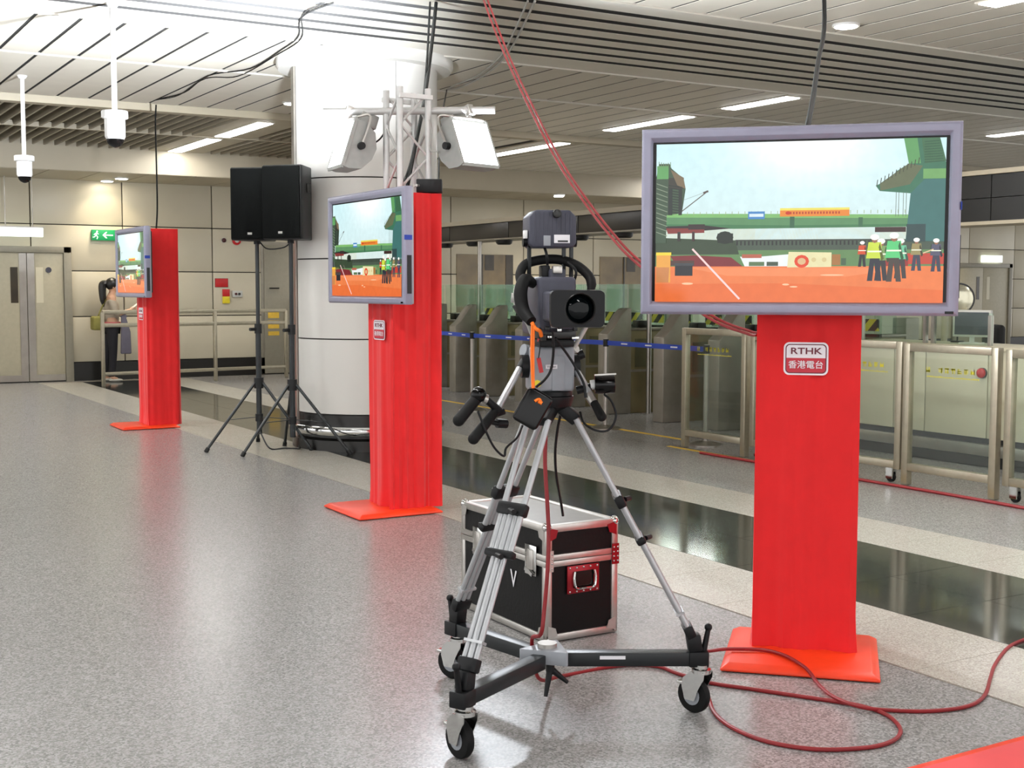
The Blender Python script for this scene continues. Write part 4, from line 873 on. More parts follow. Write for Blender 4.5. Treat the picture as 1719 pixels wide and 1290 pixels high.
jk = thing('jacket', 'grey jacket hanging over the woman\'s forearm', 'jacket', (5.13, 20.55, .45)); MB().add([(-.06, -.03, 0), (.1, -.03, .0), (.09, -.04, .35), (.02, -.03, .6), (-.05, -.02, .6), (-.07, .03, 0), (.1, .03, 0), (.08, .04, .35), (.02, .03, .6), (-.05, .03, .6)], [(0, 1, 2, 3, 4), (9, 8, 7, 6, 5), (0, 5, 6, 1), (1, 6, 7, 2), (2, 7, 8, 3), (3, 8, 9, 4), (4, 9, 5, 0)]).build('cloth', 'jacket', jk, bevel=.02, segs=3)
MB().tube([(-.05, 0, .58), (.0, 0, .62), (.03, 0, .58)], .02).build('collar', 'jacket', jk, smooth=True)
bgt = thing('shoulder_bag', 'small olive shoulder bag behind the woman', 'bag', (4.74, 20.72, .88)); MB().box((0, 0, .06), (.16, .22, .22)).build('pouch', 'olive', bgt, bevel=.03, segs=3); MB().tube([(.02, .0, .16), (.08, .0, .3), (.14, -.02, .42), (.16, -.06, .44)], .012).build('strap', 'olive', bgt, smooth=True)

# ================================================================== CEILING CAMERAS AND CABLES
def cctv(x, y, label):
    t = thing('dome_camera', label, 'camera', (x, y, CZ), 0, 'dome cameras on ceiling poles'); z = lambda q: q-CZ
    MB().cyl((0, 0, z(2.84)), (0, 0, 0), .021, n=16).build('pole', 'white', t, smooth=True); MB().lathe((0, 0, z(3.615)), (0, 0, 1), [(0, .03), (.03, .05), (.04, .05)], 16).build('ceiling_rose', 'white', t, smooth=True)
    MB().lathe((0, 0, z(2.785)), (0, 0, 1), [(0, .085), (.005, .098), (.055, .098), (.06, .09)], 28).build('collar', 'white', t, smooth=True)
    b = MB().lathe((0, 0, z(2.63)), (0, 0, 1), [(0, .066), (.02, .076), (.155, .076)], 28).build('housing', 'white', t, smooth=True); MB().box((-.045, -.061, z(2.74)), (.02, .006, .022), rz=R(-36)).build('label_patch', 'lightgrey', b)
    MB().lathe((0, 0, z(2.635)), (0, 0, -1), [(0, .066), (.03, .06), (.05, .045), (.064, .02), (.068, .004)], 28).build('dome', 'gloss_black', t, smooth=True)
cctv(2.45, 9.98, 'white dome camera on long ceiling pole, the larger nearer one'); cctv(2.475, 13.82, 'white dome camera on ceiling pole at far left, the smaller one')
def cable(pts, r, mat, label, name='cable', sub=6):
    o = MB().tube(pts, r, n=8, sub=sub).build(name, mat, smooth=True); return tag(o, label, 'cable')
col2 = Vector((3.86, 7.72, 2.14))
cable([(4.50, 8.62, CZ-.015), (4.4, 8.5, 3.3), at(712, 170, 8.75), at(696, 250, 8.6), at(684, 312, 8.5)], .014, 'black', 'thick black cable dropping from ceiling to the truss stand')
cable([(4.47, 8.66, CZ-.01), at(716, 110, 9.1), at(706, 200, 8.7), at(690, 270, 8.6), at(676, 312, 8.5)], .008, 'black', 'thin black cable beside the thick one above the truss stand')
cable([(5.2, 5.35, CZ-.02), at(1384, 30, 6.9), at(1374, 100, 6.3), at(1364, 170, 5.7), at(1356, 214, 5.3), at(1354, 260, 5.22)], .012, 'rubber', 'black cable dropping from ceiling behind the big screen')
cable([lev(262, 176, CZ-.06), at(261, 210, 14.6), at(263, 290, 14.2), at(264, 350, 14.0), at(262, 390, 13.95)], .009, 'rubber', 'black cable hanging from ceiling to the farthest red stand')
zc = CZ-.012
cable([lev(560, 5, zc), lev(520, 20, zc), lev(503, 35, zc), lev(500, 62, zc), lev(470, 85, zc), lev(420, 115, zc), lev(350, 127, zc), lev(310, 155, zc), lev(268, 166, zc)], .0065, 'rubber', 'black cable taped along the ceiling towards the fin grid')
cable([lev(545, 5, zc), lev(508, 25, zc), lev(505, 65, zc), lev(460, 95, zc), lev(400, 128, zc), lev(345, 132, zc), lev(300, 160, zc), lev(262, 168, zc)], .005, 'rubber', 'second thin cable beside the taped ceiling cable')
cable([lev(898, 2, zc), lev(870, 60, zc), lev(848, 95, zc), lev(815, 125, zc), lev(775, 146, zc), lev(752, 150, zc)], .01, 'lightgrey', 'pale cable crossing the slat band right of the pillar')
cable([lev(886, 2, zc), lev(860, 60, zc), lev(840, 95, zc), lev(800, 128, zc), lev(765, 142, zc), lev(748, 152, zc)], .009, 'lightgrey', 'second pale cable crossing the slat band right of the pillar')
cable([lev(750, 151, zc), at(744, 185, 10.5), at(738, 250, 9.4), at(736, 300, 8.8), at(733, 326, 8.6)], .007, 'black', 'thin black cable hanging between pillar and right floodlight')
cable([at(602, 240, 8.66), at(612, 246, 8.64), at(635, 236, 8.62), at(650, 216, 8.62)], .006, 'black', 'thin lead from left floodlight to the truss')
cable([at(716, 190, 8.5), at(724, 215, 8.5), at(722, 250, 8.5), at(735, 255, 8.48)], .006, 'lightgrey', 'thin lead from right floodlight to the truss')
rc = [(817, -4, 8.2), (855, 95, 7.7), (905, 200, 7.2), (945, 275, 6.9), (985, 335, 6.6), (1030, 393, 6.3), (1076, 440, 6.05), (1190, 527, 5.65), (1258, 556, 5.47), (1275, 559, 5.42)]
start = lev(806, -34, CZ-.01)
cable([start]+[at(*p) for p in rc], .0065, 'red_cable', 'red cable slanting from ceiling to the nearest stand, upper of two')
cable([start+Vector((.02, .02, 0))]+[at(p[0]-5, p[1]+4, p[2]-.02) for p in rc], .0065, 'red_cable', 'red cable slanting from ceiling to the nearest stand, lower of two')

# ================================================================== FLIGHT CASE
X0, X1, Y0_, Y1_, ZT, ZL = 2.84, 3.215, 4.457, 5.2, .505, .352
fc = thing('flight_case', 'black flight case with aluminium edges standing behind the tripod', 'case', ((X0+X1)/2, (Y0_+Y1_)/2, 0), world=True)
e = .006
MB().bx(X0+e, X1-e, Y0_+e, Y1_-e, .006, ZL).build('body', 'casebl', fc); lid = MB().bx(X0+e, X1-e, Y0_+e, Y1_-e, ZL, ZT-.012).build('lid', 'casebl', fc)
MB().bx(X0+.03, X1-.03, Y0_+.03, Y1_-.03, ZT-.013, ZT-.006).build('lid_panel', 'casetop', lid)
w = .034
for x in (X0, X1):
    for y in (Y0_, Y1_):
        sx, sy = (1 if x == X0 else -1), (1 if y == Y0_ else -1)
        MB().bx(min(x, x+sx*w), max(x, x+sx*w), min(y, y+sy*w), max(y, y+sy*w), .004, ZL-.02).build('edge_profile', 'alu', fc, bevel=.006); MB().bx(min(x, x+sx*w), max(x, x+sx*w), min(y, y+sy*w), max(y, y+sy*w), ZL+.02, ZT).build('edge_profile', 'alu', fc, bevel=.006)
for z0, z1 in ((.004, .036), (ZT-.032, ZT)):
    for y in (Y0_, Y1_-w): MB().bx(X0+.002, X1-.002, y, y+w, z0, z1).build('edge_profile', 'alu', fc, bevel=.005)
    for x in (X0, X1-w): MB().bx(x, x+w, Y0_+.002, Y1_-.002, z0, z1).build('edge_profile', 'alu', fc, bevel=.005)
for z0, z1 in ((ZL-.026, ZL-.001), (ZL+.001, ZL+.026)):
    for y in (Y0_-.002, Y1_-.01): MB().bx(X0, X1, y, y+.012, z0, z1).build('closing_profile', 'alu', fc, bevel=.002)
    for x in (X0-.002, X1-.01): MB().bx(x, x+.012, Y0_, Y1_, z0, z1).build('closing_profile', 'alu', fc, bevel=.002)
for x in (X0, X1):
    for y in (Y0_, Y1_):
        for z in (.016, ZT-.01):
            sx, sy, sz = (1 if x == X0 else -1), (1 if y == Y0_ else -1), (1 if z < .1 else -1)
            b_ = MB().sphere((x+sx*.014, y+sy*.014, z+sz*.0), .0215 if z > .1 else .0155, 14, 10).build('ball_corner', 'chrome', fc, smooth=True)
            red_ = 'redrefl' if (y == Y0_ and z > .1) else 'alu'  # upper front plates carry the painted red reflection
            q = .06
            MB().extrude([(x+sx*.012, y-sy*.003, z), (x+sx*q, y-sy*.003, z+sz*.012), (x+sx*.05, y-sy*.003, z+sz*.045), (x+sx*.012, y-sy*.003, z+sz*q)], (0, sy*.004, 0)).build('corner_plate', red_, b_)
            MB().extrude([(x-sx*.003, y+sy*.012, z), (x-sx*.003, y+sy*q, z+sz*.012), (x-sx*.003, y+sy*.05, z+sz*.045), (x-sx*.003, y+sy*.012, z+sz*q)], (sx*.004, 0, 0)).build('corner_plate', 'alu', b_)
for x, mt in ((X0+.018, 'alu'), (X1-.018, 'redrefl')):
    p_ = MB().bx(x-.018, x+.018, Y0_-.006, Y0_-.002, ZL-.045, ZL+.045).build('hinge_brace', mt, fc)
    for z in (-.03, -.01, .01, .03):
        for d in (-.01, .01): MB().sphere((x+d, Y0_-.006, ZL+z), .0045, 8, 6).build('rivet', 'chrome', p_, smooth=True)
hc = Vector(((X0+X1)/2+.0, Y0_-.004, .262))
dsh = MB().bx(hc.x-.082, hc.x+.082, hc.y-.004, hc.y+.004, hc.z-.06, hc.z+.06).build('handle_dish', 'redrefl', fc, bevel=.003, label='recessed handle dish with painted red reflection')
MB().bx(hc.x-.052, hc.x+.052, hc.y-.0055, hc.y, hc.z-.035, hc.z+.035).build('recess', 'gloss_black', dsh)
MB().tube([hc+Vector((-.05, -.012, .036)), hc+Vector((-.055, -.016, .0)), hc+Vector((-.045, -.018, -.034)), hc+Vector((0, -.019, -.036)), hc+Vector((.045, -.018, -.034)), hc+Vector((.055, -.016, 0)), hc+Vector((.05, -.012, .036))], .0055, n=8).build('handle', 'chrome', dsh, smooth=True)
for i in range(5):
    for z in (-.051, .051): MB().sphere((hc.x-.07+i*.035, hc.y-.004, hc.z+z), .005, 8, 6).build('rivet', 'chrome', dsh, smooth=True)
for y in (5.03, 4.57):
    lt = MB().bx(X0-.007, X0-.002, y-.045, y+.045, ZL-.075, ZL+.055).build('latch', 'chrome', fc, bevel=.002)
    MB().bx(X0-.012, X0-.006, y-.025, y+.025, ZL-.05, ZL+.035).build('latch_plate', 'alu', lt, bevel=.003); MB().bar((X0-.015, y-.03, ZL-.07), (X0-.015, y+.03, ZL-.05), .006, .016).build('butterfly', 'chrome', lt)
text_obj('V', 'lettering', 'logo_white', fc, Matrix.Translation((X0+.003, 4.725, .225)) @ Matrix.Rotation(R(-90), 4, 'Z') @ Matrix.Rotation(R(90), 4, 'X'), .11, .8)

# ================================================================== TRIPOD ON DOLLY WITH VIDEO CAMERA
WH = [Vector((1.905, 3.478, 0)), Vector((2.287, 4.231, 0)), Vector((2.835, 3.445, 0))]
HUB = Vector((2.375, 3.715, .2))
dl = thing('tripod_dolly', 'black three-armed dolly with braked chrome casters under the tripod', 'dolly', (HUB.x, HUB.y, 0), world=True)
MB().extrude([HUB+Vector((.1*math.cos(a), .1*math.sin(a), -.01)) for a in [R(q) for q in (40, 160, 165, 280, 285, 35)]], (0, 0, .05)).build('hub_plate', 'headgrey', dl, bevel=.006)
MB().cyl(HUB+Vector((0, 0, .03)), HUB+Vector((0, 0, .055)), .035, n=16).build('hub_cap', 'alu', dl, smooth=True)
kn = HUB+Vector((.0, -.02, -.012)); MB().cyl(kn, kn+Vector((0, 0, -.03)), .016).build('lock_stem', 'black', dl, smooth=True)
for dv in ((-.025, -.01, -.115), (.06, -.02, -.075)): MB().cyl(kn+Vector((0, 0, -.02)), kn+Vector(dv), .013, .007).build('lock_lever', 'black', dl, smooth=True)
head = [.75, .5, .62]
TOPS = []
for i, wv in enumerate(WH):
    d = (wv-Vector((HUB.x, HUB.y, 0))); d.z = 0; d.normalize(); ze = .2
    arm = MB().bar(HUB+d*.05, Vector((wv.x, wv.y, ze))+d*.02, .05, .05).build('arm', 'dark_tube', dl, bevel=.004)
    if i == 2: m_ = HUB.lerp(Vector((wv.x, wv.y, ze)), .42); sd_ = Vector((d.y, -d.x, 0)); sd_ = sd_ if sd_.dot(FW) < 0 else -sd_; MB().bar(m_+sd_*.026-d*.04+Vector((0, 0, .008)), m_+sd_*.026+d*.05+Vector((0, 0, .008)), .002, .012).build('label_strip', 'logo_white', arm)
    a = head[i]; ax_ = (-_rt*a-Vector((FW.x, FW.y, 0)).normalized()*(1-a*.55)).normalized(); fw_ = Vector((ax_.y, -ax_.x, 0))
    wc = Vector((wv.x, wv.y, .064))+fw_*.015; sw = wc-fw_*.03
    cw = MB().lathe(wc-ax_*.017, ax_, [(0, .045), (.003, .06), (.009, .0635), (.025, .0635), (.031, .06), (.034, .045)], 24).build('caster_wheel', 'rubber', dl, smooth=True)
    MB().lathe(wc-ax_*.02, ax_, [(0, .02), (.002, .034), (.038, .034), (.04, .02)], 18).build('wheel_core', 'headgrey', cw, smooth=True)
    for s in (-1, 1):
        o_ = wc+ax_*(s*.026)
        MB().extrude([o_+fw_*q+Vector((0, 0, z)) for q, z in ((-.02, -.014), (.02, -.014), (.034, .03), (.03, .062), (.0, .088), (-.06, .092), (-.058, .07), (-.036, .03))], ax_*(s*.003)).build('fork', 'chrome', dl)
    MB().lathe(Vector((sw.x, sw.y, .146)), (0, 0, 1), [(0, .02), (.004, .034), (.018, .034), (.022, .026), (.034, .026)], 18).build('swivel', 'chrome', dl, smooth=True)
    MB().box(wc+fw_*.045+Vector((0, 0, .04)), (.05, .03, .012), rz=math.atan2(ax_.y, ax_.x)).build('brake_pedal', 'chrome', dl, bevel=.003)
    MB().box((wv.x, wv.y, .2), (.07, .06, .055), rz=math.atan2(d.y, d.x)).build('arm_end', 'black', dl, bevel=.005)
    b0 = Vector((wv.x, wv.y, .225))-d*.01
    MB().bar(b0, b0+Vector((0, 0, .06))-d*.01, .05, .05, up=d).build('foot_clamp', 'black', dl, bevel=.006); MB().cyl(b0+d*.03, b0+d*.045+Vector((0, 0, .08)), .011, .009).sphere(b0+d*.045+Vector((0, 0, .085)), .014).build('clamp_lever', 'black', dl, smooth=True)
    TOPS.append((b0+Vector((0, 0, .06))-d*.015, d))
AP = at(925, 668, 4.38); AP = Vector((AP.x, AP.y, 1.118))
tp_ = thing('tripod', 'silver twin-tube camera tripod with black clamps', 'tripod', (AP.x, AP.y, 0), world=True)
MB().lathe(AP+Vector((0, 0, -.04)), (0, 0, 1), [(0, .04), (.02, .07), (.045, .078), (.055, .078)], 24).build('bowl', 'black', tp_, smooth=True)
for ft, d in TOPS:
    top = AP+d*.075+Vector((0, 0, -.045)); L = ft-top; tg = Vector((-d.y, d.x, 0))
    MB().bar(AP+d*.03+Vector((0, 0, -.02)), top+L*.03, .085, .045, up=d).build('shoulder', 'black', tp_, bevel=.008)
    P = lambda t, s: top+L*t+tg*s
    for s in (-.04, .04): MB().cyl(P(.02, s), P(.56, s*.92), .0105, n=12).build('upper_tube', 'silver', tp_, smooth=True)
    for s in (-.024, 0, .024): MB().cyl(P(.36 if s == 0 else .4, s*.8), P(.97, s*.95), .012 if s == 0 else .0095, n=12).build('lower_tube', 'silver', tp_, smooth=True)
    for t_, hgt in ((.385, .05), (.56, .03)):
        c_ = MB().bar(P(t_-hgt/2, 0), P(t_+hgt/2, 0), .11, .034, up=d).build('clamp', 'black', tp_, bevel=.008)
        MB().cyl(P(t_, .0)+d*.02, P(t_, .03)+d*.04, .009).build('clamp_lever', 'black', c_, smooth=True)
    MB().bar(P(.955, 0), ft+Vector((0, 0, -.005)), .075, .035, up=d).build('foot_socket', 'black', tp_, bevel=.006); MB().bar(P(.89, 0), P(.9, 0), .07, .03, up=d).build('lower_clip', 'silver', tp_)
# ---- fluid head
Rr = lambda px, py, dd=0.0: at(px, py, 4.38-dd)
TH = R(-22); HX = Vector((math.cos(TH), math.sin(TH), 0)); HF = Vector((math.sin(TH), -math.cos(TH), 0)); HM = Matrix((HX, -HF, Vector((0, 0, 1)))).transposed()
C0 = Vector((AP.x, AP.y, 0))
LP = lambda x, f, z: C0+HX*x+HF*f+Vector((0, 0, z))           # x right, f towards the lens, z height
hd_ = thing('fluid_head', 'grey pan and tilt fluid head with two pan bars', 'tripod head', (AP.x, AP.y, 1.13), world=True)
MB().lathe(LP(0, 0, 1.132), (0, 0, 1), [(0, .07), (.004, .074), (.018, .074), (.02, .06)], 24).build('base_ring', 'black', hd_, smooth=True)
bx0 = MB().box(LP(-.005, 0, 1.228), (.15, .13, .152), mtx=HM).build('housing', 'headgrey', hd_, bevel=.012, segs=3)
MB().box(LP(.012, .066, 1.215), (.042, .004, .12), mtx=HM).build('cover_plate', 'headgrey', bx0, bevel=.0015)
lb_ = MB().box(LP(-.012, .0695, 1.237), (.04, .001, .014), mtx=HM).build('name_plate', 'logo_white', bx0)
text_obj('Vinten', 'lettering', 'gateblack', lb_, Matrix.Translation(LP(-.012, .0708, 1.237)) @ HM.to_4x4() @ Matrix.Rotation(R(90), 4, 'X'), .012, 1.0, 0, .0002)
MB().cyl(LP(-.08, 0, 1.235), LP(-.105, 0, 1.235), .04, n=20).build('drag_dial', 'black', hd_, smooth=True); MB().cyl(LP(.07, 0, 1.235), LP(.095, 0, 1.235), .04, n=20).build('drag_dial', 'black', hd_, smooth=True)
MB().cyl(LP(-.06, .06, 1.18), LP(-.06, .075, 1.18), .012, n=12).build('level_bubble', 'fireyel', hd_, smooth=True)
MB().box(LP(0, .0, 1.318), (.12, .2, .025), mtx=HM).build('slide_plate', 'black', hd_, bevel=.004)
# left pan bar
pb = MB().tube([Rr(887, 590, .0), Rr(882, 600, .02), Rr(858, 645, .08), Rr(831, 694, .13)], .0115, n=10).build('pan_bar', 'silver', hd_, smooth=True)
MB().cyl(Rr(880, 606, .03), Rr(873, 619, .045), .0145, n=12).build('bar_collar', 'black', pb, smooth=True); MB().cyl(Rr(832, 690, .13), Rr(795, 737, .2), .0165, .019, n=12).sphere(Rr(795, 737, .2), .019).build('grip', 'rubber', pb, smooth=True)
MB().cyl(Rr(893, 592, .0), Rr(878, 588, .02), .022, n=16).build('bar_rosette', 'headgrey', pb, smooth=True)
dm = MB().cyl(Rr(806, 662, .16), Rr(770, 706, .22), .019, .02, n=12).sphere(Rr(770, 706, .22), .02).build('zoom_grip', 'rubber', pb, smooth=True)
MB().sphere(Rr(803, 663, .17), .027).build('zoom_control', 'gloss_black', dm, smooth=True); MB().cyl(Rr(811, 669, .16), Rr(817, 671, .155), .017, n=14).build('silver_ring', 'alu', dm, smooth=True); MB().cyl(Rr(815, 670, .155), Rr(838, 690, .13), .013).build('zoom_bracket', 'black', dm, smooth=True)
MB().cyl(Rr(826, 698, .13), Rr(846, 691, .11), .011).build('clamp_knob', 'black', pb, smooth=True); MB().cyl(Rr(822, 708, .13), Rr(838, 712, .12), .009).build('knob_stem', 'black', pb, smooth=True); MB().cyl(Rr(834, 711, .12), Rr(850, 712, .1), .0155, n=12).build('clamp_knob', 'black', pb, smooth=True)
# right pan bar
pb2 = MB().tube([Rr(955, 600, 0), Rr(963, 615, .01), Rr(978, 640, .05), Rr(991, 664, .08)], .0115, n=10).build('pan_bar', 'silver', hd_, smooth=True)
MB().cyl(Rr(988, 662, .08), Rr(998, 680, .1), .018, .014, n=12).build('bar_clamp', 'alu', pb2, smooth=True); MB().cyl(Rr(997, 676, .1), Rr(1010, 700, .13), .014, .0165, n=12).sphere(Rr(1010, 700, .13), .0165).build('grip', 'rubber', pb2, smooth=True)
fcn = MB().cyl(Rr(998, 646, .06), Rr(1032, 645, .06), .032, n=20).build('focus_control', 'gloss_black', pb2, bevel=.003); MB().cyl(Rr(991, 647, .06), Rr(999, 646, .06), .017, n=14).build('white_ring', 'white', fcn, smooth=True); MB().bar(Rr(998, 630, .06), Rr(1034, 628, .06), .02, .004).build('top_plate', 'alu', fcn); MB().cyl(Rr(968, 656, .06), Rr(992, 650, .06), .014).build('focus_arm', 'black', fcn, smooth=True)
MB().cyl(Rr(970, 598, .0), Rr(980, 594, .0), .016, n=12).build('tilt_knob', 'black', hd_, smooth=True)
# ---- video camera
vc = thing('video_camera', 'broadcast video camera facing the viewer with rounded rectangular lens hood', 'video camera', (AP.x, AP.y, 1.33), world=True)
MB().box(LP(.0, -.06, 1.44), (.13, .34, .2), mtx=HM).build('body', 'vfgrey', vc, bevel=.015, segs=3)
MB().box(LP(.0, .02, 1.352), (.13, .18, .04), mtx=HM).build('base', 'gateblack', vc, bevel=.006)
for i in range(9):
    q = random.Random(i*7+1); MB().box(LP(-.055+q.random()*.12, .11+.02*q.random(), 1.335+q.random()*.045), (.012+.012*q.random(), .012, .008+.01*q.random()), mtx=HM).build('connector', 'chrome' if i % 2 else 'gateblack', vc, bevel=.001)
lz = 1.437; lx = .028
MB().cyl(LP(lx, .1, lz), LP(lx, .28, lz), .055, n=28).build('lens_barrel', 'black', vc, smooth=True); MB().box(LP(lx-.06, .17, lz+.005), (.04, .13, .1), mtx=HM).build('servo_unit', 'vfgrey', vc, bevel=.012, segs=3)
def hood_ring(f, hw, hh, r, n=6):
    return [LP(lx-.008+(sx*(hw-r))+r*math.cos(R(a0+90*k/n)), f, lz+(sz*(hh-r))+r*math.sin(R(a0+90*k/n))) for sx, sz, a0 in ((1, 1, 0), (-1, 1, 90), (-1, -1, 180), (1, -1, 270)) for k in range(n+1)]
hm = MB(); rings = [hood_ring(.24, .07, .055, .02), hood_ring(.33, .089, .06, .018), hood_ring(.345, .087, .058, .017)]
nn = len(rings[0]); ci = []
for rr_ in (.05, .047):
    ci.append([LP(lx+rr_*math.cos(2*math.pi*k/nn+R(0)), .346 if rr_ == .05 else .3, lz+rr_*math.sin(2*math.pi*k/nn+R(0))) for k in range(nn)])
allr = rings+ci; hm.add([v for r_ in allr for v in r_], [(j*nn+k, j*nn+(k+1) % nn, (j+1)*nn+(k+1) % nn, (j+1)*nn+k) for j in range(len(allr)-1) for k in range(nn)]+[tuple(range(nn))])
hm.build('lens_hood', 'black', vc, smooth=True)
MB().lathe(LP(lx, .322, lz), HF, [(0, .046), (.006, .04), (.01, .02), (.011, .002)], 28).build('front_lens', 'lens', vc, smooth=True)
MB().lathe(LP(lx, .338, lz), HF, [(0, .05), (.006, .052), (.009, .049), (.004, .046)], 28, cap=False).build('lens_ring', 'gateblack', vc, smooth=True)
# rubber pad / grip on the left of the camera
MB().tube([Rr(897, 478, .1), Rr(882, 470, .12), Rr(874, 490, .14), Rr(878, 520, .16), Rr(892, 540, .2)], .022, rs=[.015, .022, .023, .022, .018], n=10).build('hand_grip', 'rubber', vc, smooth=True)
MB().tube([Rr(863, 515, .1), Rr(875, 532, .16), Rr(893, 546, .2)], .006).build('strap', 'rubber', vc, smooth=True)
# carrying frame: thick rubber arch on white side arms
MB().tube([Rr(874, 478, .08), Rr(873, 462, .06), Rr(881, 445, .04), Rr(905, 437, .02), Rr(938, 436, .02), Rr(968, 446, .04), Rr(988, 463, .07), Rr(993, 478, .09), Rr(991, 489, .1)], .0165, n=12, rs=[.013, .0165, .0165, .0165, .0165, .0165, .0165, .0165, .012]).build('arch_handle', 'rubber', vc, smooth=True)
MB().tube([Rr(873, 470, .06), Rr(866, 490, .06), Rr(868, 515, .06), Rr(885, 540, .04), Rr(893, 560, .0)], .009, n=10).build('side_arm', 'lightgrey', vc, smooth=True)
MB().cyl(Rr(858, 500, .06), Rr(876, 502, .06), .017, n=14).build('arm_joint', 'lightgrey', vc, smooth=True)
MB().tube([Rr(992, 492, .09), Rr(994, 515, .08), Rr(990, 535, .06), Rr(983, 550, .05), Rr(964, 583, .03), Rr(956, 594, .0)], .0085, n=10).build('side_arm', 'lightgrey', vc, smooth=True)
MB().cyl(Rr(980, 515, .08), Rr(998, 516, .08), .013, n=14).build('arm_joint', 'lightgrey', vc, smooth=True); MB().cyl(Rr(950, 592, .0), Rr(968, 585, .03), .015, n=14).build('arm_joint', 'lightgrey', vc, smooth=True)
# top handle and viewfinder
MB().box(Rr(932, 470, .05), (.055, .1, .075), mtx=HM).build('handle_post', 'vfgrey', vc, bevel=.008); MB().box(Rr(935, 453, .1), (.032, .03, .026), mtx=HM).build('accessory_shoe', 'alu', vc, bevel=.003); MB().box(Rr(914, 458, .05), (.03, .06, .05), mtx=HM).build('bracket', 'black', vc, bevel=.006)
MB().box(Rr(915, 480, .08), (.03, .02, .012), mtx=HM).build('switch', 'alu', vc, bevel=.002)
vz0, vz1 = 1.639, 1.765; vx0, vx1 = -.086, .075; k_ = .022
MB().extrude([LP(vx0, .05, vz0+.014), LP(vx0+.012, .05, vz0), LP(vx1-.012, .05, vz0), LP(vx1, .05, vz0+.014), LP(vx1, .05, vz1-k_), LP(vx1-k_, .05, vz1), LP(vx0+k_, .05, vz1), LP(vx0, .05, vz1-k_)], -HF*.14).build('viewfinder', 'vfgrey', vc, bevel=.005, label='grey ridged viewfinder box')
vf = [c for c in vc.children if c.name.startswith('viewfinder')][0]
for i in range(9):
    x = vx0+.02+i*.0152; MB().box(LP(x, .0505, 1.706), (.004, .003, .1), mtx=HM).build('ridge', 'vfgrey', vf)
MB().cyl(LP(.006, .045, 1.752), LP(.006, .07, 1.752), .0145, n=14).build('knob', 'gateblack', vf, bevel=.003)
MB().box(LP(-.026, .053, 1.662), (.024, .002, .034), mtx=HM).build('sticker', 'headgrey', vf, bevel=.0005); MB().box(LP(.025, .053, 1.668), (.054, .002, .028), mtx=HM).build('sticker', 'logo_white', vf); MB().box(LP(.028, .0545, 1.66), (.035, .001, .006), mtx=HM).build('sticker_print', 'gateblack', vf)
MB().box(LP(-.095, .02, 1.683), (.012, .03, .028), mtx=HM).build('side_switch', 'white', vf, bevel=.002); MB().cyl(LP(-.086, 0, 1.66), LP(-.1, 0, 1.66), .018).build('side_knob', 'black', vf, smooth=True); MB().cyl(LP(.075, 0, 1.66), LP(.085, 0, 1.66), .018).build('side_knob', 'black', vf, smooth=True)
for x in (-.078, .042, .068): MB().bar(LP(x, 0, 1.53), LP(x, 0, 1.645), .008, .012).build('viewfinder_post', 'dark_tube', vc)
MB().tube([LP(-.03, .02, 1.645), LP(-.025, .04, 1.615), LP(-.02, .03, 1.58)], .005).build('viewfinder_lead', 'black', vc, smooth=True); MB().tube([LP(.045, .05, 1.59), LP(.07, .07, 1.56), LP(.065, .06, 1.52)], .005).build('lens_lead', 'black', vc, smooth=True)
# ---- things hanging on the rig
po = thing('black_pouch', 'glossy black pouch hanging crooked below the video camera', 'pouch', tuple(Rr(894, 686, .22)), world=True)
cpo = Rr(894, 686, .2); ang = R(-30); ex_ = RT*math.cos(ang)+UP*math.sin(ang); ey_ = -RT*math.sin(ang)+UP*math.cos(ang)
def rr2(hw, hh, r, off, n=5):
    return [cpo+ex_*(sx*(hw-r)+r*math.cos(R(a0+90*k/n)))+ey_*(sy*(hh-r)+r*math.sin(R(a0+90*k/n)))-FW*off for sx, sy, a0 in ((1, 1, 0), (-1, 1, 90), (-1, -1, 180), (1, -1, 270)) for k in range(n+1)]
MB().extrude(rr2(.046, .062, .016, -.016), -FW*.034).build('shell', 'gloss_black', po, bevel=.008, segs=3)
MB().tube([cpo+ex_*x+ey_*y-FW*.021 for x, y in ((-.006, .024), (.002, .036), (.01, .034), (.012, .026))], .005).build('puller', 'orange', po, smooth=True); MB().cyl(cpo+ex_*.004+ey_*.03-FW*.02, cpo+ex_*.018+ey_*.03-FW*.02, .006).build('toggle', 'orange', po, smooth=True)
cd = thing('orange_cord', 'bright orange cord holding the black pouch', 'cord', tuple(Rr(893, 545, .22)), world=True)
MB().tube([Rr(893, 546, .23), Rr(892, 600, .225), Rr(894, 652, .22)], .0038).build('strand', 'orange', cd, smooth=True); MB().tube([Rr(896, 546, .23), Rr(895.5, 600, .225), Rr(896, 652, .22)], .0038).build('strand', 'orange', cd, smooth=True); MB().tube([Rr(893, 542, .22), Rr(899, 552, .23), Rr(906, 556, .23), Rr(909, 565, .22)], .0065).build('knot', 'orange', cd, smooth=True)
tg_ = thing('red_tag', 'narrow red tag on a black string before the fluid head', 'tag', tuple(Rr(906, 600, .13)), world=True)
MB().bar(Rr(904, 601, .12), Rr(909, 626, .12), .003, .014, up=RT).build('ribbon', 'firered', tg_); MB().tube([Rr(907, 575, .12), Rr(906, 588, .125), Rr(904, 602, .12)], .002).build('string', 'black', tg_, smooth=True); MB().bx(0, 0, 0, 0, 0, 0) if False else MB().cyl(Rr(908, 560, .1), Rr(908, 574, .1), .012).build('plug', 'firered', tg_, smooth=True)
cable([Rr(928, 556, .22), Rr(929, 590, .2), Rr(925, 620, .18), Rr(915, 637, .18), Rr(900, 650, .17)], .0045, 'black', 'thin black lead curving before the fluid head to the pouch')
cable([Rr(932, 568, .15), Rr(950, 592, .12), Rr(965, 615, .1), Rr(980, 645, .1), Rr(983, 668, .1)], .0045, 'black', 'thin black lead following the right pan bar')
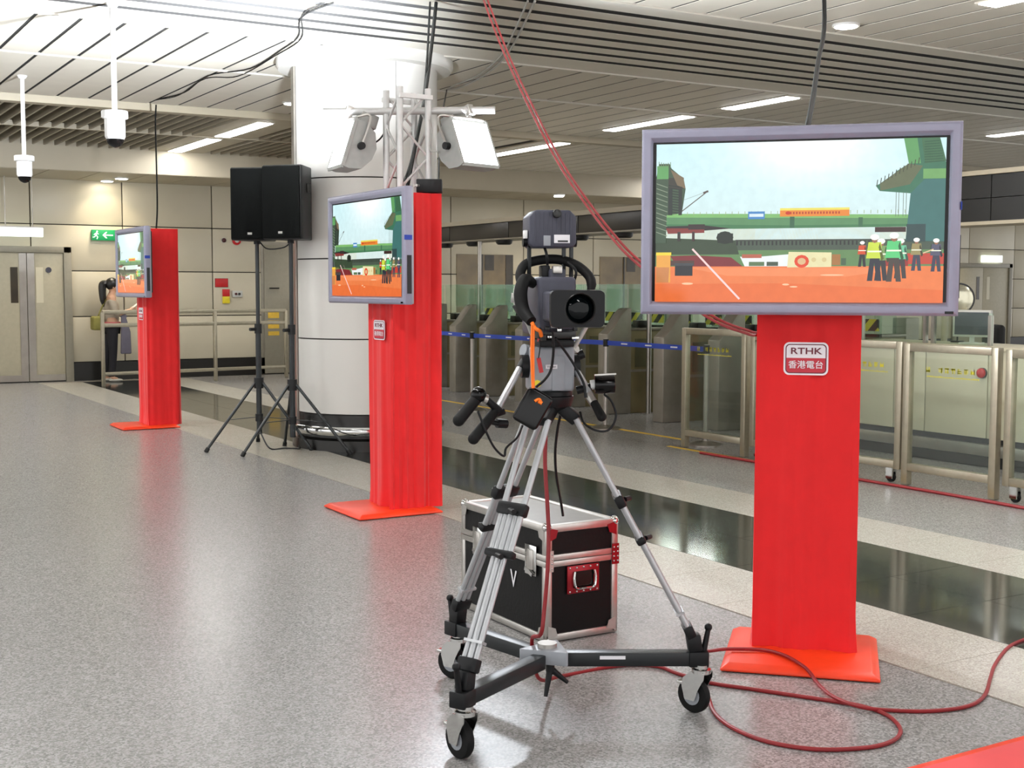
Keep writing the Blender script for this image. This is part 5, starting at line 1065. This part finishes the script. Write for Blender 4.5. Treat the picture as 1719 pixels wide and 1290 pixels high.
cable([Rr(1014, 662, .06), Rr(1027, 675, .07), Rr(1034, 700, .08), Rr(1022, 722, .08), Rr(1000, 723, .08), Rr(980, 710, .06), Rr(974, 692, .03)], .004, 'black', 'thin black lead looping below the focus control')
cable([Rr(802, 690, .2), Rr(816, 725, .2), Rr(830, 752, .18), Rr(846, 766, .15), Rr(850, 752, .14), Rr(868, 735, .1), Rr(877, 715, .06)], .004, 'black', 'thin black lead dangling below the left pan bar')
cable([Rr(943, 688, -.02), Rr(936, 720, -.05), Rr(932, 760, -.1), Rr(934, 800, -.15), Rr(941, 840, -.25), Rr(945, 866, -.3)], .005, 'black', 'thin black lead hanging down inside the tripod legs')
# ---- red camera cable: down through the tripod, across the floor and away
fl_ = lambda zx, zy: lev(1160+zx/3.075, 960+zy/3.075, .0075)
hang = [Rr(918, 690, -.03), Rr(916, 730, -.03), Rr(915, 780, -.03), Rr(919, 850, -.02), Rr(921, 900, -.01), Rr(919, 960, 0), Rr(914, 1020, 0), Rr(908, 1065, 0.0)]
hang += [HUB+Vector((-.02, .07, .05)), HUB+Vector((.02, .09, -.1)), lev(945, 1135, .01), lev(1040, 1118, .0075), lev(1102, 1119, .0075), lev(1137, 1131, .0075)]
loopB = [(100, 575), (300, 605), (600, 650), (860, 690), (1000, 735), (1068, 790), (1080, 835), (1030, 880), (900, 910), (650, 918), (400, 880), (220, 810), (125, 735), (92, 655), (60, 560), (20, 480)]
pts = hang+[fl_(*p) for p in loopB]+[lev(1158, 1105, .0075), lev(1175, 1094, .0075)]
A_ = [(100, 410, .03), (190, 400, .044), (370, 405, .044), (480, 432, .044), (570, 482, .044), (612, 520, .03), (660, 585, .018), (740, 650, .018), (880, 700, .018), (1050, 718, .0075), (1250, 720, .0075), (1430, 695, .0075), (1515, 640, .0075), (1545, 550, .0075), (1570, 480, .0075), (1640, 390, .0075), (1740, 345, .0075), (1900, 300, .0075)]
pts += [lev(1160+a/3.075, 960+b/3.075, z) for a, b, z in A_]
cable(pts, .0072, 'red_cable', 'long red camera cable looping over floor past the nearest stand', sub=5)
# ---- corner of a red mat at the lower right
rm = thing('red_mat', 'corner of a low red covered plate at the lower right picture edge', 'mat', (4.3, 1.8, 0))
MB().bx(-1.6, 1.6, -.9, .86, .001, .03).build('board', 'orange_red', rm, bevel=.012); MB().bx(-1.56, 1.56, -.86, .82, .03, .034).build('cover', 'red', rm)

for o in list(bpy.data.objects):
    if '_rk' in o: del o['_rk']
